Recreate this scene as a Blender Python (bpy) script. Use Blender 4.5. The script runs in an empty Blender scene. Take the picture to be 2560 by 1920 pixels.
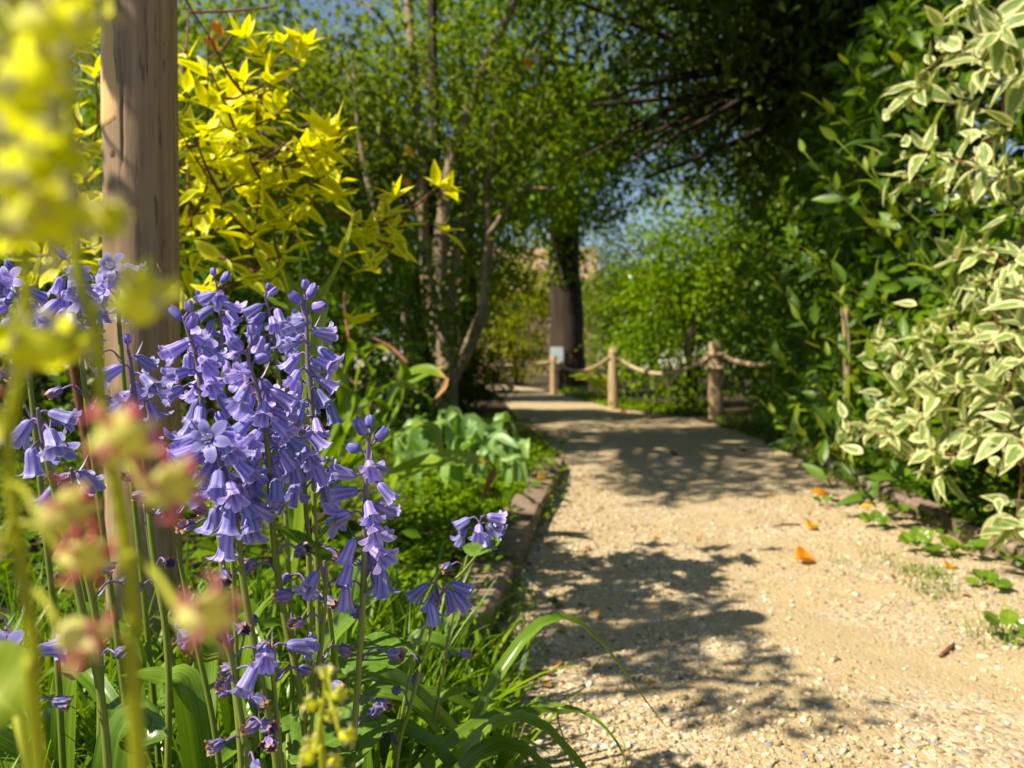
import bpy, math
import numpy as np
from mathutils import Vector, Matrix

rng = np.random.default_rng(11)
sc = bpy.context.scene
COL = sc.collection
R = math.radians

# ------------------------------------------------------------------ camera, sky, sun, exposure
CAM_H, F_PX, CX, CY = 0.5, 1775.0, 1280.0, 960.0
PITCH = math.atan(42.0 / F_PX)
cam_d = bpy.data.cameras.new('camera'); cam = bpy.data.objects.new('camera', cam_d); COL.objects.link(cam)
cam.location = (0, 0, CAM_H); cam.rotation_euler = (math.pi / 2 - PITCH, 0, 0)
cam_d.sensor_width = 36.0; cam_d.lens = F_PX / 2560 * 36
cam_d.clip_start = 0.01; cam_d.clip_end = 600
cam_d.dof.use_dof = True; cam_d.dof.focus_distance = 0.50; cam_d.dof.aperture_fstop = 8.0
sc.camera = cam

SUN_EL, SUN_AZ_BEHIND = R(47), R(24)
SUN = np.array([-math.cos(SUN_AZ_BEHIND) * math.cos(SUN_EL), -math.sin(SUN_AZ_BEHIND) * math.cos(SUN_EL), math.sin(SUN_EL)])
world = bpy.data.worlds.new('World'); sc.world = world; world.use_nodes = True
wn = world.node_tree; bg = wn.nodes['Background']
sky = wn.nodes.new('ShaderNodeTexSky'); sky.sky_type = 'NISHITA'; sky.sun_disc = False
sky.sun_elevation = SUN_EL; sky.sun_rotation = math.atan2(SUN[0], SUN[1])
sky.ozone_density = 3.0; sky.dust_density = 0.3; sky.air_density = 1.0
wn.links.new(sky.outputs[0], bg.inputs[0]); bg.inputs[1].default_value = 0.085
sun_d = bpy.data.lights.new('sun', 'SUN'); sun_d.energy = 5.0; sun_d.angle = R(0.5); sun_d.color = (1.0, 0.955, 0.87)
sun_o = bpy.data.objects.new('sun', sun_d); COL.objects.link(sun_o)
sun_o.rotation_euler = Vector(SUN).to_track_quat('Z', 'Y').to_euler(); sun_o.location = (-20, -5, 25)
sc.view_settings.view_transform = 'Standard'; sc.view_settings.look = 'None'
sc.view_settings.gamma = 1.0; sc.view_settings.exposure = 0.86
sc.view_settings.use_white_balance = True; sc.view_settings.white_balance_temperature = 7700; sc.view_settings.white_balance_tint = 10
sc.render.engine = 'CYCLES'
cy = sc.cycles
cy.use_denoising = True; cy.max_bounces = 8; cy.diffuse_bounces = 4; cy.transmission_bounces = 4; cy.glossy_bounces = 2
cy.transparent_max_bounces = 4; cy.sample_clamp_indirect = 4.0; cy.caustics_reflective = False; cy.caustics_refractive = False

# ------------------------------------------------------------------ helpers
FW = np.array([0, math.cos(PITCH), -math.sin(PITCH)]); UP = np.array([0, math.sin(PITCH), math.cos(PITCH)]); RT = np.array([1.0, 0, 0])
CAM = np.array([0, 0, CAM_H])
def P(px, py, d):
    """a point of the place, d metres in front of the lens plane"""
    return CAM + d * (FW + (px - CX) / F_PX * RT - (py - CY) / F_PX * UP)
def G(px, py, z=0.0):
    v = P(px, py, 1.0) - CAM
    return CAM + v * ((z - CAM_H) / v[2])
def nrm(a):
    a = np.asarray(a, float); return a / (np.linalg.norm(a, axis=-1, keepdims=True) + 1e-12)
def U(a, b, n=None): return rng.uniform(a, b, n)

def mk_mesh(name, V, F, UV=None, tint=None, mat=None, smooth=True):
    V = np.asarray(V, np.float32); me = bpy.data.meshes.new(name)
    if isinstance(F, list):
        me.from_pydata([tuple(v) for v in V.tolist()], [], F)
    else:
        F = np.asarray(F, np.int32); n, k = F.shape
        me.vertices.add(len(V)); me.vertices.foreach_set('co', V.ravel())
        me.loops.add(n * k); me.loops.foreach_set('vertex_index', F.ravel())
        me.polygons.add(n); me.polygons.foreach_set('loop_start', np.arange(0, n * k, k, dtype=np.int32))
        me.update(calc_edges=True)
    if UV is not None:
        li = np.zeros(len(me.loops), np.int32); me.loops.foreach_get('vertex_index', li)
        uvl = me.uv_layers.new(name='UVMap'); uvl.data.foreach_set('uv', np.asarray(UV, np.float32)[li].ravel())
    if tint is not None:
        at = me.attributes.new('tint', 'FLOAT', 'POINT'); at.data.foreach_set('value', np.asarray(tint, np.float32))
    if smooth: me.polygons.foreach_set('use_smooth', np.ones(len(me.polygons), bool))
    if mat is not None: me.materials.append(mat)
    me.validate(); me.update()
    return me
def tag(o, label, cat, group=None, kind=None):
    if label: o['label'] = label
    if cat: o['category'] = cat
    if group: o['group'] = group
    if kind: o['kind'] = kind
    return o
def top(name, mesh, label=None, cat=None, group=None, kind=None, loc=(0, 0, 0)):
    o = bpy.data.objects.new(name, mesh); COL.objects.link(o); o.location = loc
    return tag(o, label, cat, group, kind)
def thing(name, label, cat, loc, group=None):
    o = bpy.data.objects.new(name, None); COL.objects.link(o); o.location = tuple(loc); o.empty_display_size = 0.05
    o['_l'] = 0
    del o['_l']
    return tag(o, label, cat, group)
def part(name, mesh, parent, M=None, kind=None, label=None, base=None):
    """mesh given in world coordinates (or placed by the world matrix M), parented under an Empty"""
    o = bpy.data.objects.new(name, mesh); COL.objects.link(o); o.parent = parent
    b = Vector(base) if base is not None else parent.location
    o.matrix_basis = Matrix.Translation(-b) @ (M if M is not None else Matrix.Identity(4))
    if kind: o['kind'] = kind
    if label: o['label'] = label
    return o
def sub(name, mesh, parent_part):
    """sub-part whose mesh shares the part's own coordinates"""
    o = bpy.data.objects.new(name, mesh); COL.objects.link(o); o.parent = parent_part
    return o
def frames(T, N):
    """columns x (across), y (tip), z (normal)"""
    y = nrm(T); z = N - (N * y).sum(-1, keepdims=True) * y; z = nrm(z); x = np.cross(y, z)
    return np.stack([x, y, z], -1)
def M4(pos, t, n, s=1.0):
    f = frames(np.asarray(t, float)[None], np.asarray(n, float)[None])[0]
    sx = s if np.ndim(s) else (s, s, s)
    M = Matrix.Identity(4)
    for r in range(3):
        for c in range(3): M[r][c] = f[r, c] * sx[c]
        M[r][3] = float(pos[r])
    return M
def catmull(pts, n):
    pts = np.asarray(pts, float)
    if len(pts) < 3: return np.array([pts[0] + (pts[-1] - pts[0]) * t for t in np.linspace(0, 1, n)])
    Q = np.vstack([2 * pts[0] - pts[1], pts, 2 * pts[-1] - pts[-2]])
    out = []
    for t in np.linspace(0, len(pts) - 1, n):
        i = min(int(t), len(pts) - 2); f = t - i
        a, b, c, d = Q[i], Q[i + 1], Q[i + 2], Q[i + 3]
        out.append(0.5 * (2 * b + (c - a) * f + (2 * a - 5 * b + 4 * c - d) * f * f + (3 * b - a - 3 * c + d) * f ** 3))
    return np.array(out)
def tube(pts, radii, sides=8, n=None, caps=True, wob=0.0):
    pts = catmull(pts, n or max(6, 4 * len(pts)))
    n = len(pts); r = np.interp(np.linspace(0, 1, n), np.linspace(0, 1, len(np.atleast_1d(radii))), np.atleast_1d(radii)) if np.ndim(radii) else np.full(n, radii)
    T = nrm(np.gradient(pts, axis=0)); ref = np.array([0.31, 0.2, 0.93]) if abs(T[0, 2]) < 0.8 else np.array([0.9, 0.3, 0.1])
    V, UV = [], []; L = np.concatenate([[0], np.cumsum(np.linalg.norm(np.diff(pts, axis=0), axis=1))])
    for i in range(n):
        x = nrm(np.cross(T[i], ref)); y = np.cross(T[i], x)
        for k in range(sides):
            a = 2 * math.pi * k / sides; rr = r[i] * (1 + (wob * math.sin(3 * a + i * 0.7) + wob * rng.normal() * 0.5 if wob else 0))
            V.append(pts[i] + rr * (math.cos(a) * x + math.sin(a) * y)); UV.append((k / sides, L[i]))
    F = []
    for i in range(n - 1):
        for k in range(sides):
            k2 = (k + 1) % sides; F.append((i * sides + k, i * sides + k2, (i + 1) * sides + k2, (i + 1) * sides + k))
    if caps:
        F.append(tuple(range(sides - 1, -1, -1))); F.append(tuple((n - 1) * sides + k for k in range(sides)))
    return np.array(V), F, np.array(UV)
def tube_mesh(name, pts, radii, mat, sides=8, n=None, wob=0.0):
    V, F, UV = tube(pts, radii, sides, n, True, wob); return mk_mesh(name, V, F, UV, None, mat)
def join(parts):
    V, F, UV, o = [], [], [], 0
    for v, f, u in parts:
        V.append(v); UV.append(u); F += [tuple(i + o for i in q) for q in f]; o += len(v)
    return np.vstack(V), F, np.vstack(UV)

# ---- materials
def new_mat(name):
    m = bpy.data.materials.new(name); m.use_nodes = True; nt = m.node_tree; nt.nodes.clear()
    out = nt.nodes.new('ShaderNodeOutputMaterial'); return m, nt, out
def nd(nt, t, **kw):
    n = nt.nodes.new(t)
    for k, v in kw.items():
        if k.startswith('i_'):
            key = k[2:]; n.inputs[int(key) if key.isdigit() else key].default_value = v
        else: setattr(n, k, v)
    return n
def c4(c): return (c[0], c[1], c[2], 1.0)
def mix(nt, fac, a, b):
    m = nd(nt, 'ShaderNodeMix', data_type='RGBA')
    for i, v in ((0, fac), (6, a), (7, b)):
        if hasattr(v, 'is_linked') or hasattr(v, 'links'): nt.links.new(v, m.inputs[i])
        else: m.inputs[i].default_value = c4(v) if i else v
    return m.outputs[2]
def mth(nt, op, a, b=0.0, c=None):
    m = nd(nt, 'ShaderNodeMath', operation=op)
    for i, v in enumerate((a, b) if c is None else (a, b, c)):
        if hasattr(v, 'links'): nt.links.new(v, m.inputs[i])
        else: m.inputs[i].default_value = v
    return m.outputs[0]
def ramp(nt, fac, stops):
    r = nd(nt, 'ShaderNodeValToRGB'); e = r.color_ramp.elements
    while len(e) < len(stops): e.new(0.5)
    for k, (p, c) in enumerate(stops): e[k].position = p; e[k].color = c4(c) if len(c) == 3 else c
    nt.links.new(fac, r.inputs[0]); return r.outputs[0]
def rand_fac(nt, obj):
    if obj: return nd(nt, 'ShaderNodeObjectInfo').outputs['Random']
    return nd(nt, 'ShaderNodeAttribute', attribute_name='tint').outputs['Fac']
def smooth_step(nt, v, a, b):
    n = nd(nt, 'ShaderNodeMapRange', interpolation_type='SMOOTHSTEP'); nt.links.new(v, n.inputs[0])
    n.inputs[1].default_value = a; n.inputs[2].default_value = b; return n.outputs[0]
def leaf_mat(name, stops, obj=False, trans=0.35, tcol=None, rough=0.45, spec=0.4, margin=None, tip=None, vein=0.0, bump=0.0, streak=0.0):
    """stops: colours along the per-leaf random value; margin=(colour, a, b, noise): border colour; tip=(colour, a, b)"""
    m, nt, out = new_mat(name)
    f = rand_fac(nt, obj)
    col = ramp(nt, f, [(i / max(1, len(stops) - 1), s) for i, s in enumerate(stops)])
    uv = nd(nt, 'ShaderNodeUVMap', uv_map='UVMap').outputs[0]
    sep = nd(nt, 'ShaderNodeSeparateXYZ'); nt.links.new(uv, sep.inputs[0])
    ax = mth(nt, 'ABSOLUTE', mth(nt, 'MULTIPLY_ADD', sep.outputs[0], 2.0, -1.0))
    al = sep.outputs[1]
    noise = None
    if margin or vein or tip or bump or streak:
        comb = nd(nt, 'ShaderNodeCombineXYZ'); nt.links.new(mth(nt, 'MULTIPLY_ADD', f, 37.0, sep.outputs[0]), comb.inputs[0]); nt.links.new(al, comb.inputs[1])
        noise = nd(nt, 'ShaderNodeTexNoise'); noise.inputs['Scale'].default_value = 5.0; noise.inputs['Detail'].default_value = 3.0
        nt.links.new(comb.outputs[0], noise.inputs['Vector'])
    if margin:
        c, a, b, amt = margin
        e = mth(nt, 'MAXIMUM', ax, mth(nt, 'MULTIPLY_ADD', mth(nt, 'ABSOLUTE', mth(nt, 'MULTIPLY_ADD', al, 2.0, -1.0)), 1.0, -0.12))
        e = mth(nt, 'ADD', e, mth(nt, 'MULTIPLY_ADD', noise.outputs[0], amt, -amt * 0.5))
        col = mix(nt, smooth_step(nt, e, a, b), col, c)
    if vein:
        rib = smooth_step(nt, ax, 0.10, 0.0)
        side = nd(nt, 'ShaderNodeMath', operation='SINE'); nt.links.new(mth(nt, 'MULTIPLY', mth(nt, 'SUBTRACT', al, mth(nt, 'MULTIPLY', ax, 0.22)), 46.0), side.inputs[0])
        sv = smooth_step(nt, side.outputs[0], 0.75, 1.0)
        vv = mth(nt, 'MULTIPLY', mth(nt, 'MAXIMUM', rib, mth(nt, 'MULTIPLY', sv, 0.5)), vein)
        col = mix(nt, vv, col, tuple(min(1, x * 1.7 + 0.03) for x in stops[-1]))
    if streak:
        w = nd(nt, 'ShaderNodeTexNoise'); w.inputs['Scale'].default_value = 1.0
        mp = nd(nt, 'ShaderNodeMapping'); mp.inputs['Scale'].default_value = (14, 1.2, 1); nt.links.new(comb.outputs[0], mp.inputs[0]); nt.links.new(mp.outputs[0], w.inputs['Vector'])
        col = mix(nt, mth(nt, 'MULTIPLY', smooth_step(nt, w.outputs[0], 0.4, 0.65), streak), col, tuple(min(1, x * 1.6 + 0.01) for x in stops[-1]))
    if tip:
        c, a, b = tip
        tv = mth(nt, 'ADD', al, mth(nt, 'MULTIPLY_ADD', noise.outputs[0], 0.3, -0.15))
        col = mix(nt, smooth_step(nt, tv, a, b), col, c)
    bs = nd(nt, 'ShaderNodeBsdfPrincipled'); nt.links.new(col, bs.inputs['Base Color'])
    bs.inputs['Roughness'].default_value = rough; bs.inputs['Specular IOR Level'].default_value = spec
    if bump:
        bp = nd(nt, 'ShaderNodeBump'); bp.inputs['Strength'].default_value = bump; bp.inputs['Distance'].default_value = 0.002
        nt.links.new(noise.outputs[0], bp.inputs['Height']); nt.links.new(bp.outputs[0], bs.inputs['Normal'])
    tr = nd(nt, 'ShaderNodeBsdfTranslucent')
    if tcol:
        t = nd(nt, 'ShaderNodeMix', data_type='RGBA', blend_type='MULTIPLY'); t.inputs[0].default_value = 1.0
        nt.links.new(col, t.inputs[6]); t.inputs[7].default_value = c4(tcol); nt.links.new(t.outputs[2], tr.inputs[0])
    else: nt.links.new(col, tr.inputs[0])
    ms = nd(nt, 'ShaderNodeMixShader'); ms.inputs[0].default_value = trans
    nt.links.new(bs.outputs[0], ms.inputs[1]); nt.links.new(tr.outputs[0], ms.inputs[2]); nt.links.new(ms.outputs[0], out.inputs[0])
    return m
def rough_mat(name, stops, scale=(20, 20, 20), detail=6, rough=0.85, bump=0.4, dist=0.004, spec=0.2, second=None, coords='Object'):
    """noise-coloured solid: bark, soil, timber, stone. second=(colour, scale, lo, hi) adds blotches"""
    m, nt, out = new_mat(name)
    tc = nd(nt, 'ShaderNodeTexCoord'); mp = nd(nt, 'ShaderNodeMapping'); mp.inputs['Scale'].default_value = scale
    nt.links.new(tc.outputs[coords], mp.inputs[0])
    n = nd(nt, 'ShaderNodeTexNoise'); n.inputs['Scale'].default_value = 1.0; n.inputs['Detail'].default_value = detail; n.inputs['Roughness'].default_value = 0.65
    nt.links.new(mp.outputs[0], n.inputs['Vector'])
    col = ramp(nt, n.outputs[0], [(0.25 + 0.5 * i / max(1, len(stops) - 1), s) for i, s in enumerate(stops)])
    if second:
        c, s2, lo, hi = second
        n2 = nd(nt, 'ShaderNodeTexNoise'); n2.inputs['Scale'].default_value = s2; n2.inputs['Detail'].default_value = 4
        nt.links.new(tc.outputs[coords], n2.inputs['Vector']); col = mix(nt, smooth_step(nt, n2.outputs[0], lo, hi), col, c)
    bs = nd(nt, 'ShaderNodeBsdfPrincipled'); nt.links.new(col, bs.inputs['Base Color']); bs.inputs['Roughness'].default_value = rough; bs.inputs['Specular IOR Level'].default_value = spec
    bp = nd(nt, 'ShaderNodeBump'); bp.inputs['Strength'].default_value = bump; bp.inputs['Distance'].default_value = dist
    nt.links.new(n.outputs[0], bp.inputs['Height']); nt.links.new(bp.outputs[0], bs.inputs['Normal'])
    nt.links.new(bs.outputs[0], out.inputs[0]); return m

# ---- leaf templates: (V, F quads/tris array, UV), unit length along +Y, normal +Z
def strip_leaf(n, m, width, fold=0.15, droop=0.15, shape='oval', wave=0.0, twist=0.0, curl=0.0):
    V, UV = [], []
    for i in range(n + 1):
        t = i / n
        if shape == 'oval': w = (math.sin(math.pi * t ** 0.85) ** 0.85) * (1 - 0.25 * t)
        elif shape == 'lance': w = math.sin(math.pi * t ** 0.75) ** 0.9 * (1 - 0.45 * t) * 1.15
        elif shape == 'blade': w = min(1, 0.55 + 1.8 * t) * (1 - t ** 2.2) ** 0.8
        elif shape == 'round': w = math.sqrt(max(0, 1 - (2 * t - 0.95) ** 2)) if t < 0.97 else 0.1
        elif shape == 'strap': w = min(1.0, 0.8 + 0.4 * t) * (1 - t ** 5) ** 0.7
        else: w = 1
        w = max(w, 0.015) * width
        y = t - curl * t * t * 0.3; z = -droop * t * t + (wave * math.sin(t * 9) if wave else 0)
        a = twist * t
        for k in range(m + 1):
            s = 2 * k / m - 1
            x = s * w; zz = fold * abs(s) * w * 2 + (wave * 0.6 * math.sin(t * 11 + s * 2) * abs(s) if wave else 0)
            V.append((x * math.cos(a) - zz * math.sin(a), y, z + x * math.sin(a) + zz * math.cos(a))); UV.append(((s + 1) / 2, t))
    F = [(i * (m + 1) + k, i * (m + 1) + k + 1, (i + 1) * (m + 1) + k + 1, (i + 1) * (m + 1) + k) for i in range(n) for k in range(m)]
    return np.array(V), np.array(F, np.int32), np.array(UV)
def diamond(w=0.24, fold=0.08, droop=0.12):
    V = np.array([(0, 0, 0), (-w, .4, fold), (w, .4, fold), (0, 1, -droop), (0, .42, 0), (-w * .7, .72, fold * .6 - droop * .4), (w * .7, .72, fold * .6 - droop * .4)])
    F = np.array([(0, 2, 4), (0, 4, 1), (4, 2, 6), (4, 5, 1), (4, 6, 3), (4, 3, 5)], np.int32)
    UV = np.array([(.5, 0), (0, .4), (1, .4), (.5, 1), (.5, .42), (.1, .72), (.9, .72)])
    return V, F, UV
DIA = diamond(); DIA_N = diamond(0.16, 0.04, 0.2); DIA_W = diamond(0.34, 0.1, 0.1)
def cloud(name, tpl, pos, T, N, scale, mat, tint=None, wmul=None):
    V0, F0, U0 = tpl; n = len(pos); k = len(V0)
    fr = frames(T, N); sc3 = np.repeat(np.asarray(scale, float).reshape(-1, 1), 3, 1) * np.ones((n, 3))
    if wmul is not None: sc3[:, 0] *= wmul
    V = np.einsum('nij,kj,nj->nki', fr, V0, sc3) + pos[:, None, :]
    F = (F0[None] + (np.arange(n) * k)[:, None, None]).reshape(-1, F0.shape[1])
    t = rng.random(n) if tint is None else tint
    return mk_mesh(name, V.reshape(-1, 3), F, np.tile(U0, (n, 1)), np.repeat(t, k), mat)
def rand_dirs(n): return nrm(rng.normal(size=(n, 3)))

# clearings that the sun or a line of sight keeps open through foliage: (point, direction, radius)
CLEAR = []
def clear_sun(p, r, t0=0.0): CLEAR.append((np.asarray(p, float), SUN, r, t0))
def open_mask(pos):
    ok = np.ones(len(pos), bool)
    for p, d, r, t0 in CLEAR:
        v = pos - p; t = v @ d; dist = np.linalg.norm(v - t[:, None] * d, axis=1)
        ok &= ~((t > t0) & (dist < r))
    return ok
def crown_points(c, rad, n_cl, per, cr, flat=0.7, shell=0.55, keep=None):
    d = rand_dirs(n_cl * 2); rr = U(shell, 1.0, n_cl * 2) ** 0.7
    cen = np.asarray(c) + d * rr[:, None] * np.asarray(rad)
    cen = cen[cen[:, 2] > 0.15]
    if keep is not None: cen = cen[keep(cen)]
    cen = cen[open_mask(cen)][:n_cl]
    off = rng.normal(size=(len(cen), per, 3)) * cr * np.array([1, 1, flat]) * U(0.6, 1.3, (len(cen), 1, 1))
    pos = (cen[:, None] + off).reshape(-1, 3); ct = np.repeat(rng.random(len(cen)), per)
    m = pos[:, 2] > 0.05
    return cen, pos[m], ct[m]
def crown_mesh(name, c, rad, n_cl, per, cr, leaf, mat, tpl=DIA, hang=0.3, up=0.8, flat=0.7, shell=0.55, keep=None, outward=0.4, strict=True):
    cen, pos, ct = crown_points(c, rad, n_cl, per, cr, flat, shell, keep)
    if strict:
        m = open_mask(pos); pos, ct = pos[m], ct[m]
    n = len(pos); out = nrm(pos - np.asarray(c))
    T = nrm(rand_dirs(n) + outward * out - np.array([0, 0, hang])); N = nrm(rand_dirs(n) * 0.75 + np.array([0, 0, up]) + 0.3 * SUN)
    return cloud(name, tpl, pos, T, N, leaf * U(0.6, 1.25, n), mat, np.clip(0.55 * ct + 0.45 * rng.random(n), 0, 1)), cen

# ------------------------------------------------------------------ materials
M_SOIL = rough_mat('soil', [(0.022, 0.014, 0.009), (0.055, 0.036, 0.022), (0.09, 0.06, 0.037)], (30, 30, 30), bump=0.9, dist=0.01)
M_BARK_TAN = rough_mat('bark_tan', [(0.08, 0.06, 0.038), (0.24, 0.185, 0.12), (0.40, 0.32, 0.22)], (14, 14, 5), bump=0.5, dist=0.006)
M_BARK_DARK = rough_mat('bark_dark', [(0.018, 0.012, 0.009), (0.05, 0.035, 0.026), (0.10, 0.07, 0.05)], (9, 9, 1.2), bump=1.0, dist=0.03)
M_TWIG = rough_mat('twig_red_brown', [(0.07, 0.025, 0.015), (0.17, 0.07, 0.04), (0.24, 0.12, 0.07)], (60, 60, 60), bump=0.2, dist=0.001)
M_EDGE = rough_mat('edging_timber', [(0.10, 0.072, 0.055), (0.23, 0.165, 0.125), (0.34, 0.26, 0.20)], (9, 30, 30), bump=0.6, dist=0.004, second=((0.06, 0.05, 0.03), 6, 0.5, 0.72))
M_FENCE = rough_mat('fence_wood', [(0.22, 0.15, 0.085), (0.40, 0.29, 0.17), (0.52, 0.40, 0.25)], (30, 30, 3), bump=0.4, dist=0.004)
M_ROPE = rough_mat('rope_fibre', [(0.28, 0.20, 0.12), (0.46, 0.35, 0.22), (0.58, 0.46, 0.31)], (80, 80, 80), bump=0.5, dist=0.003)
M_GREEN_STEM = leaf_mat('bluebell_stem', [(0.16, 0.22, 0.035), (0.22, 0.27, 0.06)], obj=True, trans=0.15, rough=0.4, tip=((0.20, 0.15, 0.24), 0.80, 1.0))
M_PEDICEL = leaf_mat('pedicel', [(0.16, 0.10, 0.30), (0.26, 0.17, 0.38)], obj=True, trans=0.15, rough=0.45)

# ------------------------------------------------------------------ ground and path
def path_edges():
    L = [(0.05, -1.0), (0.03, 0.0), (0.02, 0.9), (-0.01, 1.45), (0.05, 1.92), (0.16, 2.6), (0.245, 3.3), (0.25, 4.9), (0.12, 6.7), (-0.05, 9.6), (-0.25, 13), (-0.9, 17), (-3.0, 21), (-6, 23)]
    Rr = [(1.30, -1.0), (1.28, 0.0), (1.24, 0.9), (1.16, 1.45), (1.23, 1.85), (1.31, 2.5), (1.48, 3.6), (1.66, 4.9), (1.72, 6.7), (1.22, 8.6), (0.86, 13), (0.35, 17), (-1.4, 21.5), (-5, 24.5)]
    return catmull([(x, y, 0) for x, y in L], 140), catmull([(x, y, 0) for x, y in Rr], 140)
PL, PR = path_edges()
def path_x(y):
    return np.interp(y, PL[:110, 1], PL[:110, 0]), np.interp(y, PR[:110, 1], PR[:110, 0])
def bump2(x, y, s): return np.sin(x * s + 1.3 * np.sin(y * s * 0.7)) * np.cos(y * s * 1.1 + np.sin(x * s * 0.5))

gx = np.concatenate([np.linspace(-250, -8, 14), np.linspace(-7, 7, 90), np.linspace(8, 250, 14)]); gy = np.concatenate([np.linspace(-60, -3, 6), np.linspace(-2, 14, 110), np.linspace(15, 300, 24)])
X, Y = np.meshgrid(gx, gy); lx, rx = path_x(Y); dpath = np.maximum(lx - X, X - rx)
Z = np.where((np.abs(X) < 8) & (Y < 15), np.clip(dpath * 0.25, -0.05, 0.04) + 0.012 * bump2(X, Y, 7.0), -0.02)
Z = np.where(dpath < 0.02, -0.035, Z)
nx = len(gx); idx = np.arange(len(gy) * nx).reshape(len(gy), nx)
Fq = np.stack([idx[:-1, :-1], idx[:-1, 1:], idx[1:, 1:], idx[1:, :-1]], -1).reshape(-1, 4)
top('ground', mk_mesh('ground', np.stack([X, Y, Z], -1).reshape(-1, 3), Fq, mat=M_SOIL), kind='structure')

def gravel_material():
    m, nt, out = new_mat('gravel_bed')
    tc = nd(nt, 'ShaderNodeTexCoord')
    vo = nd(nt, 'ShaderNodeTexVoronoi'); vo.inputs['Scale'].default_value = 150; nt.links.new(tc.outputs['Object'], vo.inputs['Vector'])
    v2 = nd(nt, 'ShaderNodeTexVoronoi'); v2.inputs['Scale'].default_value = 420; nt.links.new(tc.outputs['Object'], v2.inputs['Vector'])
    n1 = nd(nt, 'ShaderNodeTexNoise'); n1.inputs['Scale'].default_value = 4.0; n1.inputs['Detail'].default_value = 6; nt.links.new(tc.outputs['Object'], n1.inputs['Vector'])
    sand = ramp(nt, n1.outputs[0], [(0.3, (0.26, 0.195, 0.11)), (0.45, (0.36, 0.275, 0.16)), (0.6, (0.42, 0.33, 0.195)), (0.72, (0.46, 0.37, 0.225))])
    sp = nd(nt, 'ShaderNodeSeparateColor'); nt.links.new(vo.outputs['Color'], sp.inputs[0])
    peb = ramp(nt, sp.outputs[0], [(0.0, (0.20, 0.14, 0.09)), (0.2, (0.42, 0.31, 0.18)), (0.55, (0.46, 0.37, 0.23)), (0.85, (0.56, 0.49, 0.36)), (0.97, (0.25, 0.24, 0.25))])
    col = mix(nt, smooth_step(nt, n1.outputs[0], 0.58, 0.40), sand, peb)
    bs = nd(nt, 'ShaderNodeBsdfPrincipled'); nt.links.new(col, bs.inputs['Base Color']); bs.inputs['Roughness'].default_value = 0.9; bs.inputs['Specular IOR Level'].default_value = 0.2
    h = mth(nt, 'ADD', mth(nt, 'MULTIPLY', vo.outputs['Distance'], -0.8), mth(nt, 'MULTIPLY', v2.outputs['Distance'], -0.35))
    bp = nd(nt, 'ShaderNodeBump'); bp.inputs['Strength'].default_value = 0.7; bp.inputs['Distance'].default_value = 0.004
    nt.links.new(h, bp.inputs['Height']); nt.links.new(bp.outputs[0], bs.inputs['Normal']); nt.links.new(bs.outputs[0], out.inputs[0]); return m
na = 46; s = np.linspace(-0.03, 1.03, na)
yy = PL[:, None, :] * (1 - s[None, :, None]) + PR[:, None, :] * s[None, :, None]
# denser rings near the camera
tt = np.concatenate([np.linspace(0, 60, 260), np.linspace(60.5, 139, 120)]); ii = np.minimum(tt.astype(int), 138); ff = tt - ii
yy = yy[ii] * (1 - ff)[:, None, None] + yy[ii + 1] * ff[:, None, None]
def path_z(x, y): return 0.006 + 0.006 * bump2(x, y, 5.0) + 0.003 * bump2(x + 3, y, 17.0)
yy[:, :, 2] = path_z(yy[:, :, 0], yy[:, :, 1])
nr = len(yy); idx = np.arange(nr * na).reshape(nr, na)
Fq = np.stack([idx[:-1, :-1], idx[:-1, 1:], idx[1:, 1:], idx[1:, :-1]], -1).reshape(-1, 4)
top('gravel_path', mk_mesh('gravel_path', yy.reshape(-1, 3), Fq, mat=gravel_material()), kind='structure')

def stone_mat():
    m, nt, out = new_mat('pebble')
    f = rand_fac(nt, False)
    col = ramp(nt, f, [(0.0, (0.14, 0.10, 0.06)), (0.14, (0.32, 0.24, 0.12)), (0.4, (0.43, 0.345, 0.205)), (0.7, (0.52, 0.44, 0.285)), (0.9, (0.66, 0.60, 0.48)), (0.955, (0.50, 0.27, 0.12)), (0.97, (0.20, 0.20, 0.22)), (1.0, (0.30, 0.30, 0.33))])
    bs = nd(nt, 'ShaderNodeBsdfPrincipled'); nt.links.new(col, bs.inputs['Base Color']); bs.inputs['Roughness'].default_value = 0.75; bs.inputs['Specular IOR Level'].default_value = 0.3
    tc = nd(nt, 'ShaderNodeTexCoord'); n = nd(nt, 'ShaderNodeTexNoise'); n.inputs['Scale'].default_value = 300; nt.links.new(tc.outputs['Object'], n.inputs['Vector'])
    bp = nd(nt, 'ShaderNodeBump'); bp.inputs['Strength'].default_value = 0.3; bp.inputs['Distance'].default_value = 0.001; nt.links.new(n.outputs[0], bp.inputs['Height']); nt.links.new(bp.outputs[0], bs.inputs['Normal'])
    nt.links.new(bs.outputs[0], out.inputs[0]); return m
M_STONE = stone_mat()
def ico():
    p = (1 + 5 ** 0.5) / 2
    V = nrm(np.array([(-1, p, 0), (1, p, 0), (-1, -p, 0), (1, -p, 0), (0, -1, p), (0, 1, p), (0, -1, -p), (0, 1, -p), (p, 0, -1), (p, 0, 1), (-p, 0, -1), (-p, 0, 1)], float))
    F = np.array([(0, 11, 5), (0, 5, 1), (0, 1, 7), (0, 7, 10), (0, 10, 11), (1, 5, 9), (5, 11, 4), (11, 10, 2), (10, 7, 6), (7, 1, 8), (3, 9, 4), (3, 4, 2), (3, 2, 6), (3, 6, 8), (3, 8, 9), (4, 9, 5), (2, 4, 11), (6, 2, 10), (8, 6, 7), (9, 8, 1)], np.int32)
    return V, F
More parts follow.
